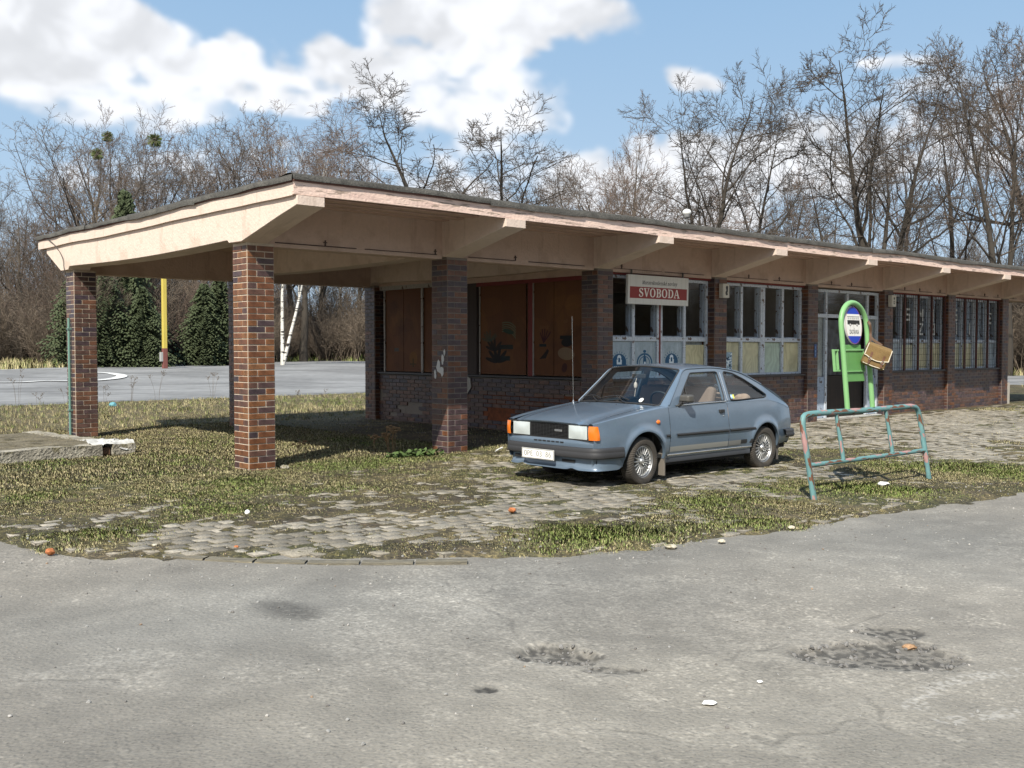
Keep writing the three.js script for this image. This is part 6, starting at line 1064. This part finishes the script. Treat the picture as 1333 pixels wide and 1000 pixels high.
const rt = [[1205, 58, 44], [1232, 64, 60], [1262, 56, 24], [1290, 62, 30], [1318, 57, 36], [1345, 64, 30], [1372, 58, 50], [1185, 70, 100], [1130, 72, 130], [1060, 74, 190], [1035, 66, 175]];
rt.forEach(([px, d, y], i) => tree(i % 3 ? 'upright' : 'gnarled', i, px, d, y, 'bare tree in the dense tall stand at the far end of the building', { group: 'tall stand at the far end', dark: true, w: .8 }));
const lf = [[75, 74, 178], [105, 70, 150], [130, 73, 135], [160, 76, 140], [190, 72, 155], [215, 78, 150], [262, 80, 158], [285, 74, 160], [312, 79, 150], [340, 76, 146], [362, 82, 138], [385, 78, 150], [430, 84, 160], [240, 86, 190], [470, 80, 170], [20, 68, 225], [-10, 64, 215], [45, 78, 260], [-50, 60, 190]];
lf.forEach(([px, d, y], i) => tree(i % 2 ? 'broad' : 'upright', i + 1, px, d, y, 'bare tree in the woodland edge beyond the back lot', { group: 'woodland edge beyond the back lot', w: .9, dark: i % 3 !== 0 }));
const mid = [[560, 82, 235], [600, 78, 222], [700, 84, 225], [735, 76, 205], [770, 80, 200], [795, 74, 190], [850, 78, 215], [920, 80, 220], [985, 84, 230], [540, 90, 215]];
mid.forEach(([px, d, y], i) => tree('broad', i, px, d, y, 'low brown bare tree showing just above the roof line', { group: 'low trees above the roof line' }));
// white birch forked near the ground, seen under the canopy
{
  const p = colAt(368, 63), t = thing('birch_tree', 'white birch with two leaning stems seen under the canopy', 'tree', [p.x, th(p.z) - .1, p.z]);
  const st = []; for (const [dx, h, r, s] of [[-.35, 13, .145, 61], [2.4, 13, .125, 62]]) { const side = RT.clone().multiplyScalar(dx * .105); st.push(...skeleton(s, { ...kinds.birch, h, r, dir: [side.x, 1, side.z] })); }
  const tr = branchGeo(st.filter(b => b.lvl < 2), SIDES), pp = tr.attributes.position, uv = []; for (let i = 0; i < pp.count; i++) uv.push(Math.atan2(pp.getZ(i), pp.getX(i)) / 6.28, pp.getY(i) / 4); tr.setAttribute('uv', new THREE.Float32BufferAttribute(uv, 2));
  meshG('trunk', tr, birchBark, t); meshG('crown', branchGeo(st.filter(b => b.lvl >= 2), SIDES), twigRed, t);
}
// mistletoe balls in two of the woodland trees are green bushes of twigs
{
  for (const [px, py, d, r] of [[126, 201, 69, .42], [201, 183, 71, .5], [140, 178, 72, .4]]) { const dir = ray(px, py), p = CAM.clone().addScaledVector(dir, d); const q = rng(px), L = []; for (let i = 0; i < 260; i++) { const v = new THREE.Vector3(q() - .5, q() - .5, q() - .5).normalize(); L.push({ lvl: 3, pts: [[0, 0, 0, .012], [v.x * r * .6, v.y * r * .6, v.z * r * .6, .014], [v.x * r * (.7 + q() * .5), v.y * r, v.z * r * (.7 + q() * .5), .022]] }); } const o = meshG('mistletoe', branchGeo(L, SIDES), std({ color: lin(.14, .17, .06), roughness: .9 }), scene); o.position.copy(p); tag(o, 'round green mistletoe ball in a woodland tree crown', 'mistletoe', 'mistletoe balls in the woodland trees'); }
}
// ---- dark spruces at the wood's edge
{
  const spruce = (seed, h, wid) => { const q = rng(seed), P = [], N = [], I = []; const n = 130; for (let i = 0; i < n; i++) { const t = i / n, y = h * (.04 + .95 * t), L0 = wid * Math.pow(1 - t, .7) * (.45 + q() * .8) + .12, k = Math.round(5 + 6 * (1 - t)); for (let j = 0; j < k; j++) { const a = q() * 6.283, ca = Math.cos(a), sa = Math.sin(a), m = 7, lump = .45 + 1.05 * sstep(.3, .7, fbm(ca * 1.6 + seed * 5, sa * 1.6 + y * .75, 3, 290)); if (q() > lump) continue; const L = L0 * (.55 + .55 * lump); for (let b = 0; b < m; b++) { const f = (b + .6) / m, x = ca * L * f, z = sa * L * f, yy = y - L * f * (.25 + .25 * f) + (q() - .5) * .15, w = .16 + .22 * (1 - f), o = P.length / 3, dx = -sa, dz = ca; for (const s of [-1, 1]) { const o2 = P.length / 3; P.push(x, yy + .03, z, x + ca * .26 + dx * s * w, yy - .12 - q() * .14, z + sa * .26 + dz * s * w, x + ca * .34, yy - .06, z + sa * .34); for (let e = 0; e < 3; e++) N.push(ca * .4 + dx * s * .4, .75, sa * .4 + dz * s * .4); if (s < 0) I.push(o2, o2 + 2, o2 + 1); else I.push(o2, o2 + 1, o2 + 2); } } } } const g = new THREE.BufferGeometry(); g.setAttribute('position', new THREE.Float32BufferAttribute(P, 3)); g.setAttribute('normal', new THREE.Float32BufferAttribute(N, 3)); g.setIndex(I); return g; };
  const nm = std({ color: lin(.052, .068, .027), roughness: .85, side: THREE.DoubleSide }), g1 = spruce(1, 10, 2.9), g2 = spruce(2, 10, 3.4);
  [[165, 60, 245, g1, 'dark green spruce with its tip above the canopy roof'], [140, 57, 352, g2, 'short dark spruce beside the tall spruce behind the far pillar'], [186, 57.5, 372, g2, 'bushy dark spruce between the tall spruce and the yellow pylon'], [266, 61, 368, g2, 'dark spruce between the yellow pylon and the sunlit corner pillar'], [286, 62, 360, g1, 'slim dark spruce close behind the sunlit corner pillar'], [100, 57, 345, g1, 'slim dark spruce hidden behind the far canopy pillar']].forEach(([px, d, y, g, lab], i) => {
    const p = colAt(px, d), b = th(p.z) - .1, h = CAM.y + (452 - y) / FPX * d - b, t = thing('spruce_tree', lab, 'tree', [p.x, b, p.z], 'spruces at the edge of the wood'); meshG('needles', g, nm, t); mesh('trunk', new THREE.CylinderGeometry(.05, .16, 9.6, 8).translate(0, 4.8, 0), barkDark, t); t.scale.setScalar(h / 10); if (h > 8) t.scale.x = t.scale.z = h / 10 * .62; t.rotation.y = i * 1.7; });
}
// ---- thicket and saplings: one brown mass no one could count
{
  const bush = [51, 52, 53].map(s => branchGeo(skeleton(s, { h: 3.2, r: .028, levels: 2, crook: [.14, .22, .28], up: [.02, .05, .03], kids: [8, 6], from: [.2, .15], spread: [.6, .7], ratio: [.5, .5], minR: .008, stems: 11, base: .7, open: .7 }), () => 3));
  const sapl = [54, 55, 56].map(s => branchGeo(skeleton(s, { h: 7.5, r: .055, levels: 3, crook: [.07, .16, .22, .25], up: [.03, .1, .06, .04], kids: [14, 6, 4], from: [.2, .2, .2], spread: [.5, .6, .7], ratio: [.34, .5, .5], minR: .009, stems: 2, base: .8, open: .25 }), () => 3));
  const cols = [[.125, .098, .073], [.16, .125, .092], [.095, .076, .058], [.145, .102, .078], [.19, .15, .11]];
  const r = rng(909), M = new THREE.Matrix4(), Q = new THREE.Quaternion(), U = new THREE.Vector3(0, 1, 0);
  const scatter = (name, geos, n, where, s0, s1) => geos.forEach((g, gi) => { const im = new THREE.InstancedMesh(g, std({ color: 0xffffff, roughness: .95 }), n); im.name = numbered(name); im.userData.kind = 'stuff'; im.castShadow = im.receiveShadow = true; let k = 0; while (k < n) { const p = where(); if (!p || inPoly(p.x, p.z, LOT) || (p.x < 34 && p.z > -20)) continue; const s = lerp(s0, s1, r()) * (p.f ?? 1); Q.setFromAxisAngle(U, r() * 6.28); M.compose(new THREE.Vector3(p.x, th(p.z) - .12, p.z), Q, new THREE.Vector3(s, s * (.8 + r() * .4), s)); im.setMatrixAt(k, M); const c = cols[Math.floor(r() * 5)], v = .8 + r() * .4; im.setColorAt(k, lin(c[0] * v, c[1] * v, c[2] * v)); k++; } scene.add(im); });
  scatter('thicket', bush, 300, () => { const px = -160 + r() * 720, d = 60 + Math.pow(r(), 1.3) * 36; return colAt(px, d); }, .7, 1.5);
  scatter('thicket', bush, 130, () => { const px = 1180 + r() * 320, d = 60 + r() * 30; return colAt(px, d); }, .9, 1.7);
  // hedge and trees across the road, mirrored in the panes
  { const im = new THREE.InstancedMesh(bush[0], std({ color: lin(.11, .095, .06), roughness: .95 }), 260); im.name = numbered('thicket'); im.userData.kind = 'stuff'; for (let k = 0; k < 260; k++) { const s = 1 + r() * 1.5; Q.setFromAxisAngle(U, r() * 6.28); M.compose(new THREE.Vector3(-60 + r() * 150, -.1, 32 + r() * 12), Q, new THREE.Vector3(s, s * 1.2, s)); im.setMatrixAt(k, M); } scene.add(im); }
  scatter('sapling_stand', sapl, 17, () => { const px = 110 + r() * 190, d = 53 + r() * 5; return colAt(px, d); }, .45, .8);
  scatter('sapling_stand', sapl, 70, () => { const px = -160 + r() * 700, d = 62 + r() * 40; return colAt(px, d); }, .7, 1.35);
  scatter('sapling_stand', sapl, 95, () => { const px = 500 + r() * 950, d = 62 + r() * 45, p = colAt(px, d); p.f = .7 + .35 * sstep(680, 1150, px); return p; }, .7, 1.25);
}
// ================================================================ YELLOW PYLON, LAMP
{
  const p = colAt(214.5, 55), py = thing('yellow_pylon', 'tall square yellow pylon with a dark red foot beyond the back lot', 'pylon', [p.x, th(p.z) - .05, p.z]);
  mesh('shaft', bx(-.11, .11, 1.1, 7.6, -.11, .11, .02), std({ color: lin(.62, .50, .10), map: plasterTex, roughness: .6 }), py);
  mesh('foot', bx(-.12, .12, 0, 1.098, -.12, .12, .02), std({ color: lin(.20, .07, .06), map: plasterTex, roughness: .8 }), py);
  mesh('switch_box', bx(-.26, -.122, .4, .9, -.1, .1, .02), std({ color: lin(.34, .34, .33), roughness: .6 }), py);
  const q = colAt(893, 40), lp = thing('globe_lamp', 'white lamp head on a thin post behind the roof', 'street lamp', [q.x, th(q.z) - .05, q.z]);
  const hh = CAM.y + (452 - 276) / FPX * 40; mesh('post', cyl([0, 0, 0], [0, hh - .12, 0], .04, .03, 8), std({ color: lin(.2, .2, .2), roughness: .6 }), lp);
  mesh('lamp_head', [(() => { const g = new THREE.SphereGeometry(.17, 18, 12); g.scale(1, .8, 1); g.translate(0, hh, 0); return g; })()], std({ color: lin(.75, .75, .72), roughness: .4 }), lp); mesh('lamp_collar', cyl([0, hh - .18, 0], [0, hh - .08, 0], .11, .14, 14), std({ color: lin(.25, .25, .25), roughness: .5 }), lp);
}
console.log('trees done', Date.now() - T0);
renderer.render(scene, camera);
